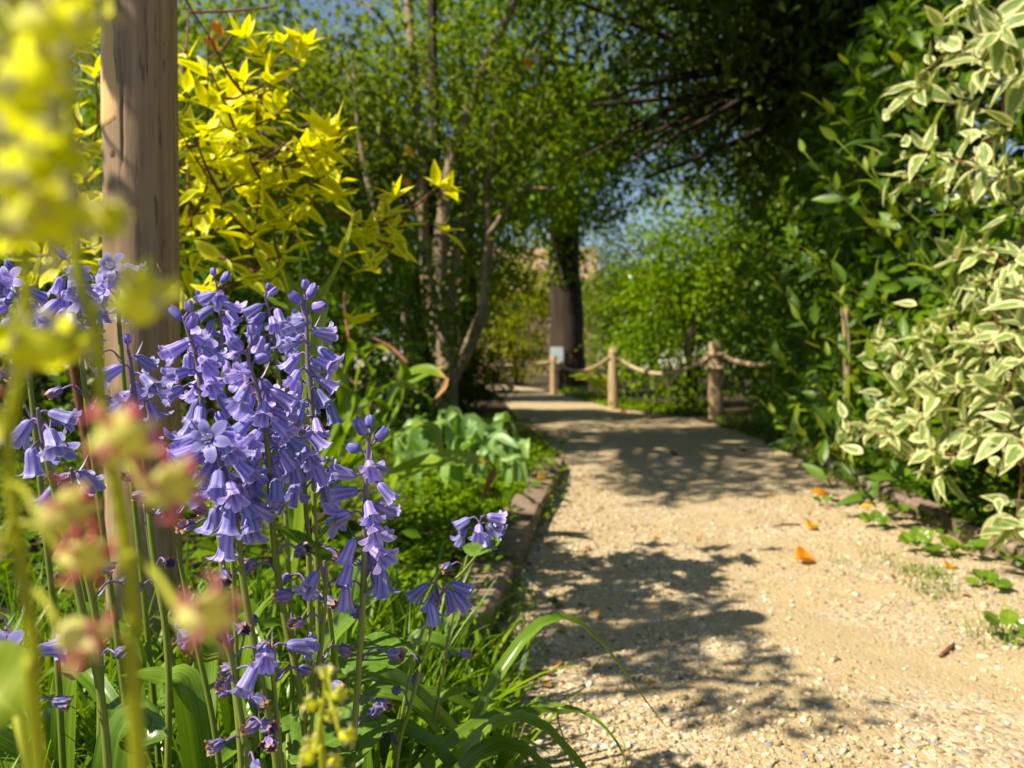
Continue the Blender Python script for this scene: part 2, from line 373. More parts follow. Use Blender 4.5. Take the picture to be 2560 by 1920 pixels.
OCT = (np.array([(1, 0, 0), (-1, 0, 0), (0, 1, 0), (0, -1, 0), (0, 0, 1), (0, 0, -1)], float), np.array([(0, 2, 4), (2, 1, 4), (1, 3, 4), (3, 0, 4), (2, 0, 5), (1, 2, 5), (3, 1, 5), (0, 3, 5)], np.int32))
def stones(name, tpl, xy, size, smooth):
    V0, F0 = tpl; n = len(xy); k = len(V0)
    V = np.tile(V0, (n, 1, 1)) * (1 + 0.22 * rng.normal(size=(n, k, 1)))
    V *= size[:, None, None] * np.stack([U(0.7, 1.3, n), U(0.55, 1.1, n), U(0.35, 0.75, n)], -1)[:, None, :]
    a = U(0, 6.28, n); b = rng.normal(0, 0.35, n); c, s_ = np.cos(a), np.sin(a)
    x = V[..., 0] * c[:, None] - V[..., 1] * s_[:, None]; y = V[..., 0] * s_[:, None] + V[..., 1] * c[:, None]; z = V[..., 2] + x * np.sin(b)[:, None]
    W = np.stack([x + xy[:, :1], y + xy[:, 1:2], z + (path_z(xy[:, 0], xy[:, 1]) + size * U(-0.15, 0.35, n))[:, None]], -1)
    F = (F0[None] + (np.arange(n) * k)[:, None, None]).reshape(-1, 3)
    return mk_mesh(name, W.reshape(-1, 3), F, tint=np.repeat(rng.random(n), k), mat=M_STONE, smooth=smooth)
def scatter_path(n, y0, y1, power, side):
    y = y0 + (y1 - y0) * rng.random(n) ** power; l, r = path_x(y); u = rng.random(n)
    keep = rng.random(n) < (1 - side * np.exp(-((u - 0.52) / 0.17) ** 2) * (0.7 + 0.5 * bump2(u * 3, y, 2.0)))
    return np.stack([l + (r - l) * u, y], -1)[keep]
a1 = scatter_path(24000, 0.75, 3.4, 1.5, 0.85); a2 = scatter_path(46000, 0.75, 5.0, 1.7, 0.45)
top('gravel', stones('gravel', ico(), a1, 0.0015 + 0.0054 * rng.random(len(a1)) ** 2.4, True), 'loose pale flint gravel strewn over the path', 'gravel', kind='stuff')
top('fine_gravel', stones('fine_gravel', OCT, a2, 0.0010 + 0.0024 * rng.random(len(a2)) ** 1.6, False), 'fine sandy grit covering the path', 'gravel', kind='stuff')

# ------------------------------------------------------------------ edging
def board_mesh(name, a, b, w, h, mat, seed=0, seg=10):
    """a sawn timber lying from a to b with worn, slightly uneven edges"""
    a, b = np.array(a, float), np.array(b, float); d = nrm(b - a); n = np.array([d[1], -d[0], 0.0])
    r2 = np.random.default_rng(seed); V = []; prof = [(-.5, 0), (-.5, .82), (-.42, 1), (0, 1.02), (.42, 1), (.5, .82), (.5, 0)]
    for i in range(seg + 1):
        p = a + (b - a) * i / seg
        for (u, v) in prof:
            V.append(p + n * (u * w + r2.normal() * w * 0.012) + np.array([0, 0, v * h + r2.normal() * h * 0.02 - 0.02 * (v == 0)]))
    k = len(prof); F = [(i * k + j, i * k + (j + 1) % k, (i + 1) * k + (j + 1) % k, (i + 1) * k + j) for i in range(seg) for j in range(k)]
    F += [tuple(range(k))[::-1], tuple(seg * k + j for j in range(k))]
    return mk_mesh(name, np.array(V), F, mat=mat, smooth=False)
e1 = thing('path_edging', 'weathered timber edging board along the flower bed beside the bluebells', 'edging', (0.1, 2.4, 0))
pts = [(-0.105, 1.22), (0.045, 2.3), (0.20, 3.42)]
for i in range(len(pts) - 1):
    part('board', board_mesh('board', (*pts[i], 0), (pts[i + 1][0] - 0.003, pts[i + 1][1] - 0.006, 0), 0.115, 0.062, M_EDGE, i), e1)
e2 = thing('path_edging', 'low brown timber edging along the path under the cream leaved shrub', 'edging', (1.35, 2.2, 0))
pts = [(1.28, 1.2), (1.275, 1.62), (1.31, 2.0), (1.36, 2.4), (1.42, 2.8), (1.52, 3.4), (1.62, 4.0)]
for i in range(len(pts) - 1):
    part('board', board_mesh('board', (*pts[i], 0), (pts[i + 1][0] - 0.003, pts[i + 1][1] - 0.006, 0), 0.075, 0.06, M_EDGE, 20 + i), e2)

# ------------------------------------------------------------------ far background: house and trees
def box(name, lo, hi, mat):
    (a, b, c), (d, e, f) = lo, hi
    V = [(a, b, c), (d, b, c), (d, e, c), (a, e, c), (a, b, f), (d, b, f), (d, e, f), (a, e, f)]
    return mk_mesh(name, V, [(0, 3, 2, 1), (4, 5, 6, 7), (0, 1, 5, 4), (1, 2, 6, 5), (2, 3, 7, 6), (3, 0, 4, 7)], mat=mat, smooth=False)
M_BRICK = rough_mat('pink_brick', [(0.30, 0.17, 0.13), (0.42, 0.27, 0.21), (0.52, 0.37, 0.30)], (3, 3, 9), bump=0.3)
M_TILE = rough_mat('roof_tile', [(0.28, 0.15, 0.11), (0.42, 0.26, 0.20), (0.50, 0.36, 0.29)], (4, 4, 12), bump=0.6)
M_WHITE = rough_mat('white_paint', [(0.72, 0.72, 0.70), (0.80, 0.80, 0.78), (0.84, 0.84, 0.82)], (5, 5, 5), bump=0.05, rough=0.5)
M_GLASS = rough_mat('dark_glass', [(0.02, 0.025, 0.03), (0.03, 0.035, 0.04), (0.04, 0.045, 0.05)], (2, 2, 2), bump=0.0, rough=0.08, spec=0.6)
h = thing('house', 'distant pinkish brick house glimpsed between the trees beyond the path', 'house', (-0.5, 46, 0))
part('wall', box('wall', (-6, 42, 0), (5, 50, 5.0), M_BRICK), h)
rf = part('roof', mk_mesh('roof', [(-6.4, 41.5, 4.9), (5.4, 41.5, 4.9), (5.4, 50.5, 4.9), (-6.4, 50.5, 4.9), (-6.4, 46, 8.2), (5.4, 46, 8.2)], [(0, 1, 5, 4), (2, 3, 4, 5), (1, 2, 5), (3, 0, 4), (3, 2, 1, 0)], mat=M_TILE, smooth=False), h)
sub('chimney', box('chimney', (2.4, 45, 7.0), (3.3, 46.2, 9.4), M_BRICK), rf)
for wx in (-4.6, -1.2, 2.2):
    w = part('window', box('window', (wx, 41.93, 2.9), (wx + 1.5, 42.05, 4.2), M_WHITE), h)
    for px_ in (0.08, 0.79): sub('pane', box('pane', (wx + px_, 41.90, 2.98), (wx + px_ + 0.63, 41.94, 4.12), M_GLASS), w)

L_OLIVE = leaf_mat('leaf_olive', [(0.07, 0.12, 0.014), (0.15, 0.23, 0.024), (0.25, 0.32, 0.038)], trans=0.46, tcol=(1.5, 1.4, 0.5), rough=0.5, spec=0.14)
L_DARK = leaf_mat('leaf_dark', [(0.022, 0.044, 0.006), (0.046, 0.084, 0.009), (0.085, 0.14, 0.012)], trans=0.3, tcol=(1.4, 1.5, 0.35), rough=0.45, spec=0.16)
L_GLOSS = leaf_mat('leaf_glossy', [(0.04, 0.09, 0.006), (0.085, 0.17, 0.009), (0.14, 0.25, 0.012)], trans=0.36, tcol=(1.4, 1.4, 0.3), rough=0.38, spec=0.22)
L_BRIGHT = leaf_mat('leaf_bright', [(0.09, 0.19, 0.006), (0.15, 0.28, 0.009), (0.23, 0.36, 0.012)], trans=0.42, tcol=(1.35, 1.2, 0.3), rough=0.48, spec=0.15)
L_LIME = leaf_mat('leaf_lime', [(0.18, 0.26, 0.009), (0.29, 0.36, 0.011), (0.42, 0.40, 0.013)], trans=0.44, tcol=(1.25, 1.15, 0.3), rough=0.5, spec=0.12)

# clearings: where the sun reaches the ground or plants, and where blue sky shows through
for p, r in (((-0.28, 0.46, 0.42), 0.34), ((-0.05, 0.5, 0.3), 0.26), ((-0.45, 0.5, 0.5), 0.25), ((1.2, 1.9, 0.8), 0.65), ((1.2, 1.2, 0.2), 0.45), ((-0.45, 1.65, 0.95), 0.42), ((-0.75, 1.55, 0.6), 0.4),
             ((1.05, 1.42, 0), 0.46), ((1.0, 2.2, 0), 0.48), ((0.6, 9.2, 0), 0.75), ((1.2, 9.0, 0), 0.6), ((-0.1, 9.5, 0), 0.6), ((1.9, 8.2, 1.5), 1.0), ((1.7, 8.1, 0.5), 0.8),
             ((1.2, 8.5, 0.4), 0.45), ((0.75, 13.0, 0.5), 0.5), ((-0.25, 3.2, 0.2), 0.38), ((-0.4, 2.1, 0.45), 0.4), ((-0.1, 2.6, 0.05), 0.4), ((0.5, 16, 1.5), 1.6), ((1.6, 4.2, 0.8), 0.16), ((1.55, 3.2, 1.0), 0.2)):
    clear_sun(p, r, 0.9)
rs = np.random.default_rng(5)
for _ in range(26):                                                   # small gaps in the canopy that let sun flecks onto the hedge
    yq = rs.uniform(1.6, 6.4); clear_sun((1.75 + 0.06 * yq, yq, rs.uniform(0.2, 2.4)), rs.uniform(0.09, 0.22), 1.0)
for _ in range(14): clear_sun((rs.uniform(1.2, 2.6), rs.uniform(4.0, 5.5), rs.uniform(2.0, 3.0)), rs.uniform(0.06, 0.14), 0.5)
for _ in range(18): clear_sun((rs.uniform(0.05, 0.65), rs.uniform(0.95, 1.9), 0.0), rs.uniform(0.02, 0.05), 0.5)
for _ in range(22): clear_sun((rs.uniform(0.2, 1.7), rs.uniform(3.4, 6.8), 0.0), rs.uniform(0.05, 0.13), 0.9)
for q in ((-0.62, 6.0, 0.9), (-0.66, 6.0, 1.4), (-0.5, 6.0, 1.2), (-0.4, 6.0, 1.0), (-0.3, 6.0, 1.9), (-0.75, 6.0, 1.9), (-0.55, 6.0, 0.5), (-0.1, 5.9, 2.9)): clear_sun(q, 0.14, 0.15)
clear_sun((-0.545, 0.93, 0.86), 0.045, 0.1); clear_sun((-0.53, 0.93, 0.67), 0.06, 0.1); clear_sun((-0.52, 0.93, 0.36), 0.07, 0.1)
clear_sun((-0.1, 0.15, 0.5), 0.3, 0.4); clear_sun((0.4, 21, 2.2), 1.9, 1.5); clear_sun((0.8, 14, 4.2), 1.2, 1.5); clear_sun((-0.3, 5.6, 2.0), 0.5, 1.5); clear_sun((-1.6, 5.4, 2.0), 0.5, 1.5); clear_sun((0.4, 5.6, 2.4), 0.35, 1.3)
def clear_view(px, py, r, t0=2.6, col=None):
    d = nrm(P(px, py, 1.0) - CAM); CLEAR.append((CAM, d, r * 0.5, t0))
for px, py, r in ((30, 60, 0.16), (50, 190, 0.1), (500, 130, 0.09), (470, 300, 0.08), (700, 150, 0.10), (530, 240, 0.1), (240, 410, 0.10), (1420, 380, 0.10), (1480, 365, 0.12), (1550, 370, 0.08), (1620, 380, 0.07), (1660, 355, 0.08), (1465, 470, 0.12), (1530, 470, 0.10), (1500, 520, 0.10), (1560, 440, 0.06), (1275, 590, 0.10), (1330, 580, 0.07), (1250, 615, 0.08)):
    clear_view(px, py, r)

def tree(name, label, base, trunk_pts, trunk_r, crowns, mat_bark, mat_leaf, limbs=10, limb_r=0.03, **kw):
    t = thing(name, label, 'tree', (base[0], base[1], 0))
    part('trunk', tube_mesh('trunk', trunk_pts, trunk_r, mat_bark, 12, 26, 0.04), t)
    for c in crowns:
        me, cen = crown_mesh('crown', *c, mat_leaf, **kw); part('crown', me, t, kind='stuff')
        hub = np.array(trunk_pts[-1])
        if limbs and len(cen):
            for e in cen[rng.choice(len(cen), min(limbs, len(cen)), replace=False)]:
                mid = (hub + e) / 2 + np.array([0, 0, 0.18 * np.linalg.norm(e - hub)]) * U(-0.3, 1) + rng.normal(0, 0.1, 3)
                part('limb', tube_mesh('limb', [hub - np.array([0, 0, U(0, 0.4)]), mid, e], [limb_r, limb_r * 0.6, limb_r * 0.2], mat_bark, 6, 12), t)
    return t
# large dark conifer-like trunk beyond the rope
tt_ = tree('big_tree', 'big dark trunked tree standing behind the rope fence', (1.18, 15), [(1.18, 15, -0.1), (1.16, 15, 1.2), (1.10, 15, 3.0), (1.2, 15.1, 6.0)], [0.42, 0.36, 0.33, 0.27],
     [((1.6, 15.5, 7.4), (3.2, 2.2, 2.4), 120, 70, 0.34, 0.13), ((0.7, 13.9, 4.7), (1.5, 0.9, 1.5), 130, 70, 0.26, 0.13), ((2.1, 14.2, 4.6), (1.3, 0.9, 1.2), 60, 60, 0.24, 0.12)], M_BARK_DARK, L_BRIGHT, limbs=8, limb_r=0.09)
ivp = np.stack([1.15 + 0.4 * np.cos(a := U(3.0, 6.4, 420)), 15 + 0.4 * np.sin(a), U(2.2, 4.2, 420)], -1)
part('ivy', cloud('ivy', DIA_W, ivp, nrm(rand_dirs(420) + [0, -0.2, -0.6]), nrm(ivp - [1.15, 15, 0] * np.array([1, 1, 0]) - ivp * [0, 0, 1] + 0.3 * rand_dirs(420)), 0.11 * U(0.6, 1.2, 420), L_BRIGHT), tt_, kind='stuff')

far = [((0.2, 21, 2.0), (1.7, 1.0, 2.7), L_LIME, 'yellow green shrub glowing in the sun at the far bend of the path', 260),
       ((2.6, 17.5, 1.9), (1.3, 1.0, 2.4), L_OLIVE, 'greyish green shrub behind the big dark trunk', 200),
       ((-1.7, 13.5, 1.9), (1.5, 1.2, 2.1), L_DARK, 'dark leafy shrub seen between the stems of the multi stemmed tree', 130),
       ((-4.2, 11.5, 2.2), (1.9, 1.4, 2.3), L_OLIVE, 'broad olive bush behind the golden dogwood branches', 150),
       ((-7.5, 11.0, 2.0), (2.2, 1.5, 2.2), L_GLOSS, 'dense bush at the far left behind the timber post', 140),
       ((4.6, 12.5, 2.2), (2.0, 1.6, 2.6), L_DARK, 'dark bush rising behind the sunlit evergreen shrub', 200),
       ((3.7, 8.0, 1.9), (1.0, 1.6, 2.3), L_DARK, 'dark yew like bush filling the corner behind the laurel hedge', 220)]
for c, r, m, lab, n in far:
    t = thing('shrub', lab, 'shrub', (c[0], c[1], 0), 'shrubs beyond the rope fence')
    for k in range(4): part('stem', tube_mesh('stem', [(c[0] + U(-.15, .15), c[1] + U(-.15, .15), -0.05), (c[0] + U(-.4, .4), c[1], c[2] * 0.6), (c[0] + U(-.8, .8) * r[0], c[1], c[2] * 1.3)], [0.045, 0.03, 0.01], M_BARK_DARK, 6), t)
    part('foliage', crown_mesh('foliage', c, r, n, 70, 0.24, 0.10, m, shell=0.2)[0], t, kind='stuff')
far_trees = [((-26, 44), 8.5), ((-17, 46), 9.5), ((-10, 43), 7.5), ((8, 40), 6.4), ((15, 41), 8.5), ((24, 44), 9.5)]
words = ['leftmost', 'second', 'third', 'fourth', 'fifth', 'rightmost']
for (x, y), hh in far_trees:
    i = [q[0] for q in far_trees].index((x, y))
    tree('far_tree', f'{words[i]} of the row of far trees on the skyline behind the garden', (x, y), [(x, y, -0.2), (x, y, hh * 0.3), (x + 0.2, y, hh * 0.6)], [0.3, 0.22, 0.1],
         [((x, y, hh * 0.58), (4.6, 2.5, hh * 0.44), 150, 50, 0.5, 0.34)], M_BARK_DARK, L_OLIVE, limbs=4, limb_r=0.08, shell=0.2)

for nm, lab, c, r, n_, mt in (('background_tree', 'leafy green tree filling the view behind the golden dogwood', (-3.8, 9.6, 3.0), (2.6, 1.3, 2.6), 330, L_BRIGHT),
                              ('background_tree', 'light green tree rising between the leaning stems and the big dark trunk', (-0.75, 11.0, 4.2), (1.8, 1.1, 3.0), 260, L_BRIGHT),
                              ('background_tree', 'dark tree closing the view above the sunlit evergreen shrub', (4.3, 10.2, 4.4), (1.9, 1.4, 3.0), 260, L_DARK)):
    tree(nm, lab, c[:2], [(c[0], c[1], -0.1), (c[0] + 0.1, c[1], c[2] * 0.4), (c[0], c[1], c[2])], [0.14, 0.11, 0.05], [(c, r, n_, 62, 0.27, 0.125)], M_BARK_DARK, mt, limbs=10, limb_r=0.035, shell=0.15)

# multi-stemmed tree in the bed beyond the bluebells
D1 = 6.0
ms = thing('multi_stem_tree', 'multi stemmed tree with pale tan leaning stems beside the path', 'tree', G(1118, 1066))
stems = [([(1122, 1072), (1115, 1004), (1102, 908), (1079, 798), (1066, 666), (1058, 566), (1052, 420), (1040, 250), (1020, 0), (990, -250)], 0.062, 0, M_BARK_TAN),
         ([(1128, 1070), (1118, 960), (1106, 800), (1096, 692), (1112, 506), (1133, 380), (1159, 312), (1192, 211), (1243, 93), (1277, 25), (1330, -120)], 0.058, -0.12, M_BARK_TAN),
         ([(1120, 1074), (1128, 960), (1165, 881), (1198, 808), (1208, 775), (1211, 699), (1224, 583), (1218, 480), (1240, 330)], 0.056, 0.1, M_BARK_TAN),
         ([(1128, 1070), (1132, 940), (1122, 830), (1126, 765), (1135, 672), (1158, 566), (1175, 500), (1196, 401), (1239, 312), (1306, 300), (1400, 285)], 0.040, 0.2, M_BARK_TAN),
         ([(1066, 1070), (1062, 930), (1052, 800), (1049, 732), (1070, 560), (1088, 400), (1084, 232), (1080, 60), (1085, -150)], 0.072, 0.5, M_BARK_DARK),
         ([(1030, 1070), (1019, 898), (1009, 748), (982, 686), (963, 649), (940, 540), (900, 350), (880, 100)], 0.034, -0.4, M_BARK_TAN)]
for pts, r, dd, mt in stems:
    W = [P(x, y, D1 + dd + 0.02 * k) for k, (x, y) in enumerate(pts)]; W[0][2] = -0.05
    part('stem', tube_mesh('stem', W, np.linspace(r * 1.2, r * 0.55, 6), mt, 12, 40, 0.05), ms)
for pts in ([(1060, 566), (1000, 420), (870, 190), (780, 60)], [(1192, 211), (1260, 170), (1380, 60), (1480, -60)], [(1052, 420), (960, 300), (860, 250)], [(1224, 583), (1300, 480), (1390, 470)], [(1090, 250), (1000, 120), (930, 20), (830, -20)], [(990, 720), (930, 560), (880, 380)]):
    part('branch', tube_mesh('branch', [P(x, y, D1 - 0.2 * k * (-1) ** k) for k, (x, y) in enumerate(pts)], [0.024, 0.015, 0.007], M_BARK_TAN, 7, 20), ms)
for c in (((-1.0, 6.4, 4.3), (2.2, 1.2, 0.9), 50, 75, 0.24, 0.085), ((-1.3, 6.75, 2.6), (2.5, 0.95, 1.2), 280, 65, 0.22, 0.09), ((-1.1, 5.5, 2.7), (2.2, 0.5, 0.9), 60, 45, 0.2, 0.085)):
    part('crown', crown_mesh('crown', *c, L_OLIVE, tpl=DIA_N, hang=0.5, shell=0.1)[0], ms, kind='stuff')
tree('small_tree', 'slender olive leaved tree behind the golden branches', (-2.3, 5.3), [(-2.3, 5.3, -0.1), (-2.25, 5.3, 1.0), (-2.4, 5.3, 2.2)], [0.06, 0.05, 0.03],
     [((-2.5, 5.6, 2.3), (1.9, 1.2, 1.8), 260, 70, 0.22, 0.08)], M_BARK_TAN, L_OLIVE, limbs=12, limb_r=0.02, tpl=DIA_N, hang=0.5, shell=0.1)
tree('shade_tree', 'tall tree whose boughs overhang the bed and shade the path', (-3.6, 3.6), [(-3.6, 3.6, -0.1), (-3.5, 3.6, 2.0), (-2.7, 3.4, 4.4)], [0.16, 0.13, 0.08],
     [((-1.5, 2.9, 5.1), (1.7, 1.6, 1.1), 118, 70, 0.26, 0.09), ((-2.1, 3.5, 3.95), (1.5, 1.2, 0.85), 120, 70, 0.24, 0.09), ((-1.95, 2.0, 3.2), (1.15, 0.95, 0.45), 75, 34, 0.12, 0.07)], M_BARK_DARK, L_GLOSS, limbs=14, limb_r=0.05, shell=0.1)
tree('evergreen_oak', 'dark evergreen oak hanging its dense canopy over the path', (3.3, 5.9), [(3.3, 5.9, -0.1), (3.2, 5.9, 1.4), (2.8, 5.8, 2.9)], [0.2, 0.17, 0.12],
     [((2.5, 5.6, 3.7), (2.5, 2.4, 1.8), 470, 85, 0.22, 0.085), ((1.6, 4.6, 3.2), (1.3, 1.1, 0.95), 150, 80, 0.22, 0.08), ((1.1, 5.0, 2.2), (0.8, 0.8, 0.4), 26, 26, 0.13, 0.07)], M_BARK_DARK, L_DARK, limbs=22, limb_r=0.05, tpl=DIA, hang=0.35, shell=0.1)

sh = thing('added_shade_shrub', 'added shrub out of view at the left of the bed whose tips dapple the near path', 'shrub', (-1.35, 0.55, 0))  # unseen shrub, added to shade the timber post and dapple the near path
for c_, r_, n_ in (((-1.22, 0.62, 1.92), (0.34, 0.26, 0.42), 20), ((-1.02, 0.76, 1.62), (0.24, 0.2, 0.4), 19), ((-0.98, 0.50, 1.72), (0.2, 0.2, 0.25), 10)):
    me, cen = crown_mesh('foliage', c_, r_, n_, 26, 0.085, 0.044, L_GLOSS, shell=0.1); part('foliage', me, sh, kind='stuff')
    for e in cen[::3]: part('stem', tube_mesh('stem', [(-1.35 + U(-.03, .03), 0.55 + U(-.03, .03), -0.05), (-1.33, 0.6, 0.9), (np.array(c_) + [-0.1, 0, -0.2]), e], [0.010, 0.008, 0.005, 0.002], M_BARK_TAN, 6, 16), sh)
def bush(name, label, c, r, n, per, cr, leaf, mat, **kw):
    t = thing(name, label, 'shrub', (c[0], c[1], 0))
    for k in range(6):
        e = np.array(c) + rand_dirs(1)[0] * np.array(r) * 0.8
        part('stem', tube_mesh('stem', [(c[0] + U(-.08, .08), c[1] + U(-.08, .08), -0.05), (np.array([c[0], c[1], c[2] * 0.6]) + e) / 2, e], [0.022, 0.014, 0.005], M_BARK_DARK, 6, 12), t)
    part('foliage', crown_mesh('foliage', c, r, n, per, cr, leaf, mat, **kw)[0], t, kind='stuff')
    return t
bush('shrub', 'dark glossy shrub in the bed behind the strap leaved clump', (-1.15, 4.2, 0.75), (0.95, 0.6, 0.95), 130, 60, 0.13, 0.055, L_GLOSS, shell=0.3)
bush('shrub', 'near black bush deep behind the cream leaved shrub', (3.1, 2.6, 1.4), (0.9, 2.0, 1.9), 150, 60, 0.2, 0.11, L_DARK, shell=0.2)
bush('shrub', 'leafy bush low behind the golden dogwood', (-2.4, 3.8, 0.8), (0.95, 0.7, 1.1), 110, 60, 0.15, 0.07, L_GLOSS, shell=0.3)
bush('shrub', 'low shaded bush with near black leaves at the foot of the multi stemmed tree', (-0.52, 7.4, 0.42), (0.50, 0.6, 0.62), 80, 60, 0.11, 0.05, L_DARK, shell=0.2)

# sunlit evergreen behind the rope
def face_leaves(n, lo, hi): return np.stack([U(lo[i], hi[i], n) for i in range(3)], -1)
LEAF_OVAL = [strip_leaf(6, 4, 0.20, 0.10, 0.12), strip_leaf(6, 4, 0.18, 0.16, 0.28), strip_leaf(6, 4, 0.22, 0.05, -0.05)]
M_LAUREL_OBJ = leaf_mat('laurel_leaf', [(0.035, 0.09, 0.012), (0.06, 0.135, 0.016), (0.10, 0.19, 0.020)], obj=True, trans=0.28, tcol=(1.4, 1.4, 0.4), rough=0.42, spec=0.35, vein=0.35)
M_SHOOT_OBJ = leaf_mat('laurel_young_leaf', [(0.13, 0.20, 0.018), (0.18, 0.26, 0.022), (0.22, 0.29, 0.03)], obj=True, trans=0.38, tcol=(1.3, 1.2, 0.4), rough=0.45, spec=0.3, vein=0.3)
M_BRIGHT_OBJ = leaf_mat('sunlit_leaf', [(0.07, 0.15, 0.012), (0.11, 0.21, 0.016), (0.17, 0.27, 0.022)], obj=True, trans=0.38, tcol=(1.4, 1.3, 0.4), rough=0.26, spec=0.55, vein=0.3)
def leaf_meshes(name, tpls, mat): return [mk_mesh(name, V, F, UV, None, mat) for V, F, UV in tpls]
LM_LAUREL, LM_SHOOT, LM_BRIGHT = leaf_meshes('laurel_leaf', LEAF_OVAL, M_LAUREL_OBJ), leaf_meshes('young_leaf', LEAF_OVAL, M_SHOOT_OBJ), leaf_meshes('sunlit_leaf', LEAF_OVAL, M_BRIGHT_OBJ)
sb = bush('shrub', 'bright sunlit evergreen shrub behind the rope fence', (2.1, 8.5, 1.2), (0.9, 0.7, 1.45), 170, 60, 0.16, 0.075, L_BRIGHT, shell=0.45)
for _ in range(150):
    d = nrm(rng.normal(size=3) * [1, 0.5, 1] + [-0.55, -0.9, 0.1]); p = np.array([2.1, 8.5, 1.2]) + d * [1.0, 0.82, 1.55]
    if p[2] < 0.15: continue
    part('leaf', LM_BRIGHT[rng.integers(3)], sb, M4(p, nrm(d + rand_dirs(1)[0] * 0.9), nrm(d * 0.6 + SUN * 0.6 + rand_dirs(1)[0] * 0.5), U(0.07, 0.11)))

# laurel hedge along the path
def hedge_x(y): return np.interp(y, [0.6, 1.3, 2.0, 2.8, 3.8, 5.0, 6.6, 7.6], [1.95, 1.75, 1.62, 1.62, 1.74, 1.90, 2.15, 2.55])
hd = thing('laurel_hedge', 'tall dark laurel hedge lining the path with paler young shoots', 'hedge', (1.9, 3.6, 0))
n = 34000
y = U(0.7, 7.4, n); z = U(0.02, 3.4, n) ** 1.0; dep = np.abs(rng.normal(0, 0.33, n)); x = hedge_x(y) + dep + 0.12 * np.sin(y * 4.1 + z * 2.3) + 0.10 * np.sin(z * 4.7 + y) + 0.10 * (z > 2) * (z - 2)
pos = np.stack([x, y, z], -1); m = open_mask(pos) | (dep < 0.05); pos = pos[m]; n = len(pos)
part('foliage', cloud('foliage', DIA, pos, nrm(rand_dirs(n) + [-0.6, -0.3, -0.25]), nrm(rand_dirs(n) * 0.7 + [-0.6, -0.3, 0.7]), np.where(pos[:, 1] < 3.6, 0.095, 0.07) * U(0.6, 1.2, n), L_GLOSS), hd, kind='stuff')
for k in range(16):
    yb = U(0.9, 6.8); xb = hedge_x(yb) + U(0.3, 0.6)
    part('stem', tube_mesh('stem', [(xb, yb, -0.05), (xb + U(-.1, .1), yb + U(-.1, .1), 1.4), (xb + U(-.2, .2), yb + U(-.3, .3), 3.0)], [0.03, 0.022, 0.008], M_BARK_DARK, 7, 14), hd)
shoots = [(2215, 60, 2.0), (2120, 160, 2.2), (2092, 350, 2.2), (1953, 472, 2.6), (2156, 510, 2.1), (2324, 464, 1.8), (2040, 250, 2.4), (2260, 250, 1.9), (2010, 620, 2.5), (1935, 700, 2.8), (2080, 660, 2.3), (2190, 690, 2.0),
          (2000, 800, 2.5), (1930, 880, 2.7), (2090, 860, 2.2), (2040, 960, 2.3), (2120, 1000, 2.1), (1990, 1050, 2.45), (2060, 1080, 2.2), (1880, 600, 3.0), (1870, 800, 3.0), (2300, 620, 1.85), (2180, 420, 2.1), (2010, 380, 2.5), (1960, 980, 2.6), (2110, 760, 2.2), (1900, 1000, 2.85), (2240, 560, 1.95), (2330, 330, 1.8), (2180, 900, 2.0)]
for j, (sx, sy, sd) in enumerate(shoots):
    tip = P(sx, sy, sd); dirn = nrm(np.array([-0.55, -0.25, 0.75]) + rng.normal(0, 0.28, 3)); Ls = U(0.22, 0.34); root = tip - dirn * Ls + np.array([0.1, 0.05, -0.06])
    mid = (tip + root) / 2 + np.array([0.02, 0, -0.03]); pts = catmull([root, mid, tip], 12)
    part('shoot', tube_mesh('shoot', [root, mid, tip], [0.0035, 0.0028, 0.0015], M_SHOOT_OBJ, 6, 10), hd)
    for k in range(9):
        u = 0.15 + 0.85 * k / 8; p = pts[min(11, int(u * 11))]; ph = k * 2.4 + j; side = nrm(np.cross(dirn, [math.cos(ph), math.sin(ph), 0.2]))
        T = nrm(side * (1.15 - 0.75 * u) + dirn * (0.35 + 0.75 * u)); young = u > 0.62
        part('leaf', (LM_SHOOT if young else LM_LAUREL)[rng.integers(3)], hd, M4(p, T, nrm(np.array([-0.3, -0.25, 0.8]) + rng.normal(0, 0.25, 3)), U(0.05, 0.075) if young else U(0.085, 0.12)))
top('wooden_stake', tube_mesh('wooden_stake', [P(2116, 1130, 3.45) * [1, 1, 0] + [0, 0, -0.05], P(2118, 890, 3.42), P(2111, 768, 3.4)], [0.019, 0.018, 0.016], M_FENCE, 8, 10, 0.05), 'pale bare wooden stake standing among the laurel leaves', 'stake')

# ------------------------------------------------------------------ rope fence
def fence_post(label, base, hgt, r, lean=(0, 0)):
    b = np.array([base[0], base[1], 0.0]); tp = b + [lean[0], lean[1], hgt]
    t = thing('fence_post', label, 'post', b, 'rope fence posts')
    part('shaft', tube_mesh('shaft', [b - [0, 0, 0.05], (b + tp) / 2, tp], [r, r * 0.98, r * 0.97], M_FENCE, 14, 16, 0.03), t)
    part('cap', tube_mesh('cap', [tp + [0, 0, -0.004], tp + [0, 0, 0.012]], [r * 0.99, r * 0.8], M_FENCE, 14, 3), t)
    return tp
p3 = fence_post('stout shaded fence post against the dark hedge, nearest of the rope posts', (1.88, 6.55), 0.72, 0.066, (0.0, 0.02))
p2 = fence_post('pale fence post in the sun between the two hanging ropes', G(1533, 1024)[:2], 0.71, 0.062)
p1 = fence_post('fence post with the small notice behind it near the bend of the path', G(1384, 987)[:2], 0.70, 0.065)
p0 = fence_post('faint farthest fence post at the bend of the path', (-0.75, 17.2), 0.7, 0.06)
part_ring = thing('rope_loop', 'short rope end knotted round the stout shaded post', 'rope', (1.88, 6.55, 0.5))
def ring(c, r, n=14): return [(c[0] + r * math.cos(a), c[1] + r * math.sin(a), c[2] + 0.01 * math.sin(a)) for a in np.linspace(0, 2 * math.pi, n)]
